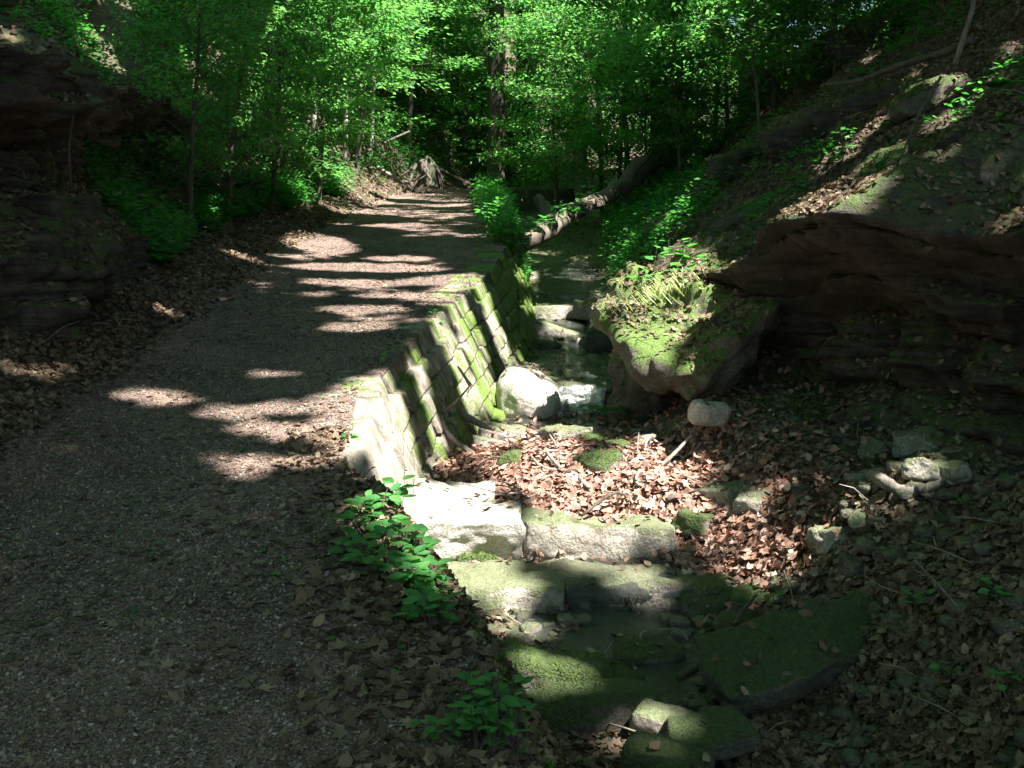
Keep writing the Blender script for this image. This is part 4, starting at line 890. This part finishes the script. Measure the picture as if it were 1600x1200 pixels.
# distinct trunks
def trunk(px, Y, r0, H, lean, label, bark=MBARK, seed=1, bend=0.):
    x = (px-800)/F*Y; g = gp(x, Y); e = empty("tree", g, label, "tree"); mb = MB(); k = 8
    pts = [(lean*t*H+bend*sin(t*3), .02*sin(t*7+seed)*H*.1, -.4+t*H) for t in np.linspace(0, 1, k)]
    addtube(mb, pts, r0*np.linspace(1.1, .55, k), 14, .14, seed, sub=5)
    for q in range(5):
        t = .45+.12*q; a = q*2.3+seed; p = np.array([np.interp(t, np.linspace(0, 1, k), [s[i] for s in pts]) for i in range(3)]); L = rng.uniform(1.2, 2.5)
        addtube(mb, [p, p+[cos(a)*L*.5, sin(a)*L*.5, .5], p+[cos(a)*L, sin(a)*L, 1.3]], [r0*.25, r0*.16, .02], 6, .1, q, sub=3, cap=False)
    mb.build("trunk", bark, e)
    cr = MB(); r = np.random.default_rng(seed+500)
    for j in range(60):
        t = r.uniform(.55, 1.05); a = r.uniform(0, 2*pi); d = r.uniform(.3, 3); c = np.array([lean*t*H+bend*sin(t*3)+cos(a)*d, sin(a)*d, t*H]); m = 60
        u = r.normal(0, .45, (m, 3))*[1, 1, .3]; N = nrm(np.stack([r.normal(0, .3, m), r.normal(0, .3, m), np.ones(m)], 1)); scat(cr, DIA, c+u, nrm(r.normal(size=(m, 3))), N, r.uniform(.12, .2, m))
    cr.build("crown", MLEAF, e, False)
trunk(775, 29.5, .25, 17, .005, "dark straight trunk rising behind the bend of the path", seed=1)
trunk(1035, 27, .40, 15, -.055, "thick curved trunk at the upper centre right", seed=2, bend=.3)
trunk(435, 20, .19, 12, .03, "brown trunk among the leaves on the left slope", seed=3)
trunk(905, 31, .20, 14, -.05, "pale slim trunk left of the thick curved trunk", MBARKP, 4, .2)
trunk(820, 36, .32, 17, .0, "dark trunk just right of the straight dark trunk", seed=5)
trunk(1200, 33, .22, 14, -.02, "pale spotted trunk at the upper right of the wood", MBARKP, 6)
for k, (px, Y, lb) in enumerate([(495, 24, "leftmost of the thin pale poles above the left bank"), (545, 25, "middle thin pale pole above the left bank"), (582, 27, "rightmost thin pale pole above the left bank"),
        (1110, 25, "thin dark pole on the right slope under the leaves"), (960, 29, "thin dark bent pole right of the bend"), (1080, 34, "thin pole far back in the right wood")]):
    trunk(px, Y, .055 if k < 3 else .05, 9, .02*(-1)**k, lb, MBARKP if k < 3 else MBARK, 10+k, .12)

# ------------------------------------------------------------------ unseen high canopy added to shade the ravine; gaps cut for sun patches
bpy.context.view_layer.update(); dg = bpy.context.evaluated_depsgraph_get()
E1 = nrm(np.cross(SUN, [0, 0, 1.])); E2 = np.cross(E1, SUN)
CELL = .06; O1, O2, NB1 = -45., -45., 1500
lit = np.zeros((NB1, NB1), bool)
from mathutils.bvhtree import BVHTree
_vs = []; _fs = []; _n = 0
for o in sc.objects:
    if o.type != 'MESH' or o.get('kind') == 'stuff': continue
    root = o.parent or o
    if root.name.split('.')[0] not in ('hillside', 'path', 'creek_bed', 'retaining_wall', 'rock_ledge', 'rock_outcrop', 'boulder', 'stone_block', 'stone_slab', 'rubble_stone', 'fallen_log', 'rock_block'): continue
    me = o.data; v = np.empty(len(me.vertices)*3, np.float32); me.vertices.foreach_get('co', v); mw = np.array(o.matrix_world)
    v = v.reshape(-1, 3)@mw[:3, :3].T+mw[:3, 3]; l = np.empty(len(me.loops), np.int32); me.loops.foreach_get('vertex_index', l)
    _vs += v.tolist(); st = [p for p in range(0, len(l), 4)] if len(l) == 4*len(me.polygons) else None
    if st is not None: _fs += (l.reshape(-1, 4)+_n).tolist()
    else: _fs += [[i+_n for i in p.vertices] for p in me.polygons]
    _n += len(v)
BV = BVHTree.FromPolygons(_vs, _fs); EV = Vector(EYE)
def hit(px, py):
    h = BV.ray_cast(EV, Vector(ray(px, py)).normalized())[0]; return None if h is None else np.array(h)
# sunny places in the photograph: ellipses (cx, cy, rx, ry, degrees) and strokes (x0, y0, x1, y1, half width)
ELL = [(252, 620, 46, 10, 3), (372, 645, 42, 8, 0), (456, 636, 38, 7, 3), (455, 672, 70, 10, 2), (536, 632, 20, 18, 0), (520, 670, 22, 12, 0), (416, 728, 46, 9, -6), (485, 722, 26, 5, 0),
 (575, 612, 36, 14, -8), (560, 650, 26, 30, 0), (555, 695, 24, 14, 0), (504, 381, 52, 13, 8), (580, 418, 110, 6, 1), (632, 404, 50, 3.5, 0), (645, 440, 75, 5, -5), (540, 441, 55, 4, 0), (575, 483, 58, 5, 0), (570, 512, 46, 4, 0), (620, 462, 50, 3, 0),
 (440, 584, 26, 2.5, 3), (720, 444, 32, 12, -20), (744, 368, 25, 2.5, 0), (660, 332, 70, 1.5, 2), (660, 320, 70, 1.5, 2), (685, 308, 55, 1.5, 0), (620, 352, 50, 1.5, 0), (700, 300, 50, 1.5, 0), (800, 300, 50, 2, 0),
 (70, 582, 36, 3, 2), (330, 345, 6, 12, -30), (385, 403, 26, 2.5, 20), (262, 490, 14, 2.5, 10),
 (620, 200, 60, 20, 10), (700, 268, 28, 12, 30), (640, 225, 25, 8, 0), (590, 245, 20, 12, 30), (665, 245, 14, 22, 0),
 (612, 680, 30, 88, -12), (585, 625, 35, 22, 0), (640, 765, 30, 28, 0), (700, 795, 92, 30, 0), (640, 820, 40, 25, 0), (700, 845, 60, 14, 0), (730, 885, 70, 12, 0), (720, 915, 50, 16, 0), (800, 915, 45, 14, 0),
 (880, 745, 118, 50, 8), (800, 690, 45, 22, 0), (945, 690, 25, 22, 0), (990, 770, 90, 34, -10), (830, 720, 60, 20, 0), (990, 722, 40, 18, 10), (1050, 800, 40, 25, -20), (850, 660, 55, 16, 0),
 (830, 615, 36, 42, 0), (880, 640, 45, 20, 0), (890, 607, 30, 6, 0), (865, 832, 42, 26, 0), (955, 822, 50, 14, 0), (1020, 815, 35, 10, 0), (905, 865, 35, 10, 0), (1010, 905, 45, 16, 15), (975, 890, 30, 8, 0), (820, 985, 55, 8, 2),
 (1190, 868, 75, 9, 3), (1245, 860, 30, 8, 0), (1130, 850, 26, 12, 20), (1190, 897, 50, 7, 12), (1105, 700, 14, 22, 20), (1085, 770, 16, 18, 20),
 (1015, 510, 38, 58, 20), (1060, 460, 55, 42, 0), (1065, 405, 50, 26, 0), (1130, 470, 34, 22, 20), (1155, 508, 22, 18, 0), (1010, 455, 30, 22, 0), (990, 545, 12, 30, 0), (1095, 430, 45, 16, 0),
 (1106, 636, 42, 28, -10), (1450, 712, 40, 34, 0), (1500, 695, 32, 20, -30), (1385, 770, 26, 14, 10), (1360, 705, 17, 14, 0), (1410, 645, 14, 14, 0),
 (1246, 328, 16, 10, 0), (1305, 318, 26, 6, 0), (1298, 250, 12, 12, 0), (1430, 115, 10, 3, -20), (1365, 85, 5, 10, 30), (1325, 70, 5, 8, 30), (1395, 20, 8, 5, -20),
 (1570, 260, 12, 3, 0), (1585, 350, 8, 5, 0), (1500, 175, 10, 5, 0), (1240, 130, 5, 12, 40), (1180, 215, 9, 4, -20), (1560, 130, 8, 5, 0), (1590, 70, 7, 5, 0), (1470, 240, 14, 4, 0),
 (868, 482, 44, 6, 0), (880, 512, 24, 8, 20), (902, 533, 10, 9, 0), (826, 436, 15, 8, 0), (920, 400, 10, 22, 50), (905, 425, 16, 6, -40), (950, 455, 12, 12, 0),
 (1045, 1118, 30, 9, 10), (1010, 1140, 14, 14, 0), (1035, 1160, 20, 8, 0), (860, 1040, 40, 12, 20), (900, 1060, 20, 8, 0), (20, 60, 12, 4, 20), (140, 85, 12, 6, 30)]
STK = [(690, 505, 752, 655, 10), (720, 485, 782, 650, 13), (748, 440, 802, 585, 8), (655, 560, 700, 745, 5), (600, 590, 668, 790, 9), (1380, 200, 1495, 135, 7), (1370, 190, 1330, 240, 4), (830, 372, 900, 335, 9), (925, 318, 945, 305, 7),
       (1440, 215, 1530, 175, 2.5), (985, 250, 1010, 240, 6), (885, 430, 935, 385, 5)]
def mark(px, py):
    h = hit(px, py)
    if h is None: return
    i = int((h@E1-O1)/CELL); j = int((h@E2-O2)/CELL)
    if 1 <= i < NB1-1 and 1 <= j < NB1-1: lit[i:i+2, j:j+2] = True
for cx, cy_, rx, ry, a in ELL:
    if cx < 1180: rx *= 1.13; ry *= 1.13
    ca, sa = cos(R(a)), sin(R(a)); st = 2 if rx > 30 else 1.5
    for u in np.arange(-rx, rx+.1, st):
        for v in np.arange(-ry, ry+.1, 1. if cy_ < 560 else 2.):
            e = (u/rx)**2+(v/ry)**2; 
            if e > 1: continue
            x, y = cx+u*ca-v*sa, cy_+u*sa+v*ca
            if e > .3 and math.sin(x*.19+cx)*math.sin(y*.31+cy_) > 1.25-.75*e: continue
            mark(x, y)
full = lit.copy(); lit[:] = False; SEMI_T = .02
# places the photograph shows half in light, where the added crown is thinned
for cx, cy_, rx, ry, a in [(575, 450, 150, 55, 0), (450, 690, 90, 34, 0), (660, 340, 80, 30, 0), (460, 388, 90, 14, 10), (1000, 620, 60, 30, 0), (1180, 875, 110, 28, 5),
        (900, 900, 150, 30, 0), (1030, 1125, 60, 22, 0), (860, 1045, 50, 16, 0), (990, 420, 60, 60, 0), (1150, 770, 40, 30, 0), (60, 570, 80, 14, 0), (600, 240, 90, 50, 0), (1110, 720, 60, 40, 0), (1420, 225, 80, 26, -30), (900, 380, 80, 60, 0)]:
    for u in np.arange(-rx, rx+.1, 2.5):
        for v in np.arange(-ry, ry+.1, 1.5):
            if (u/rx)**2+(v/ry)**2 < 1: mark(cx+u*cos(R(a))-v*sin(R(a)), cy_+u*sin(R(a))+v*cos(R(a)))
semi = lit.copy()
for di in (-1, 0, 1):
    for dj in (-1, 0, 1): semi |= np.roll(np.roll(lit, di, 0), dj, 1)
lit = full
for x0, y0, x1, y1, w in STK:
    L = math.hypot(x1-x0, y1-y0); dx, dy = (x1-x0)/L, (y1-y0)/L
    for t in np.arange(0, L, 1.5):
        for v in np.arange(-w, w+.1, 1.5): mark(x0+dx*t-dy*v, y0+dy*t+dx*v)
# canopy leaves: stratified in the plane across the sun so that the shade is closed where no gap is wanted
tx0, tx1, ty0, ty1 = -9, 11, 0, 38
cor = np.array([[x, y, zp(y)+dz] for x in (tx0, tx1) for y in (ty0, ty1) for dz in (-1, 3)]); a1, a2 = cor@E1, cor@E2
g1 = np.arange(a1.min(), a1.max(), .15); g2 = np.arange(a2.min(), a2.max(), .15)
A, B = np.meshgrid(g1, g2, indexing='ij'); A = A.ravel(); B = B.ravel()
A = np.tile(A, 11)+rng.uniform(-.08, .08, len(A)*11); B = np.tile(B, 11)+rng.uniform(-.08, .08, len(B)*11)
hgt = rng.uniform(11.5, 17, len(A)); bas = A[:, None]*E1+B[:, None]*E2
tt = (hgt-bas[:, 2])/SUN[2]; LP = bas+tt[:, None]*SUN
# ground point below along the ray (approximate with path level) for keep / drop decisions
tg = (zp(LP[:, 1])+.8-LP[:, 2])/SUN[2]; gx = LP[:, 0]+tg*SUN[0]; gy = LP[:, 1]+tg*SUN[1]
keep = (gx > tx0)&(gx < tx1)&(gy > ty0-1)&(gy < ty1)
ii = ((LP@E1-O1)/CELL).astype(int); jj = ((LP@E2-O2)/CELL).astype(int)
litd = lit.copy()
inb = (ii > 0)&(ii < NB1)&(jj > 0)&(jj < NB1)
keep &= ~(inb & litd[np.clip(ii, 0, NB1-1), np.clip(jj, 0, NB1-1)])
far = np.clip((gy-17)/7, 0, 1)                               # added crown left open so sun reaches the far wood
cl = fbm(np.stack([gx, gy, gx*0], -1), .55, 5, 3)
keep &= ~(semi[np.clip(ii, 0, NB1-1), np.clip(jj, 0, NB1-1)] & (fbm(np.stack([A, B, A*0], -1), 1.5, 15, 3)+rng.normal(0, .15, len(A)) > SEMI_T) & (rng.random(len(A)) < .93))
keep &= ~((far > 0)&(cl > np.where(gx > .8, .75, .35-far*.75))) & ((gy < 25)|(gx > .8))
LP = LP[keep]; n = len(LP)
print("canopy leaves", n)
TR = [(7.5, -1.0, "tall unseen tree added for shade on the right slope beside the viewer"), (3.8, -5.5, "tall unseen tree added for shade behind the viewer close to the stream"), (9.5, 4.5, "tall tree added for shade above the hollow, outside the right of the picture"),
      (10.5, 11, "tall tree added for shade high on the right slope beyond the picture edge"), (14, 17.5, "tall unseen tree added for shade far up the right slope"), (17, 24, "tall unseen tree added for shade on the far right slope"), (-2.5, -5, "tall unseen tree added for shade behind the viewer on the path side")]
tp = np.array([(a, b) for a, b, _ in TR]); own_i = ((LP[:, None, :2]-tp[None])**2).sum(-1).argmin(1)
for k, (x, y, lb) in enumerate(TR):  # trees out of view, added to carry the shading leaves
    g = np.array(gp(x, y)); e = empty("added_shade_tree", g, lb, "tree"); L = LP[own_i == k]
    if not len(L): continue
    mb = MB(); top = np.array([L[:, 0].mean()*.4+x*.6, L[:, 1].mean()*.4+y*.6, 15.5]); hz = top-g
    pts = [np.array([0, 0, -.5]), hz*.33+[.1, 0, 0], hz*.66, hz]; addtube(mb, pts, [.34, .28, .2, .07], 12, .15, k, sub=6)
    for q in range(14):
        tgt = L[rng.integers(len(L))]-g; s0 = hz*rng.uniform(.5, .9); mid = (s0+tgt)/2+[0, 0, .5]
        ok_ = True
        for pnt in (tgt+g, mid+g, (s0+mid)/2+g, (tgt+mid)/2+g):
            i, j = int((pnt@E1-O1)/CELL), int((pnt@E2-O2)/CELL)
            if 0 <= i < NB1 and 0 <= j < NB1 and litd[i, j]: ok_ = False
        if ok_: addtube(mb, [s0, mid, tgt], [.07, .04, .012], 6, 0, 0, sub=4, cap=False)
    mb.build("trunk", MBARK, e)
    m = len(L); cr = MB(); N = nrm(np.stack([rng.normal(0, .45, m), rng.normal(0, .45, m), np.ones(m)], 1)); D = tangent(N); s = rng.uniform(.20, .30, m)
    scat(cr, DIA, L-g-D*(s*.5)[:, None], D, N, s); cr.build("crown", MCAN, e, False)
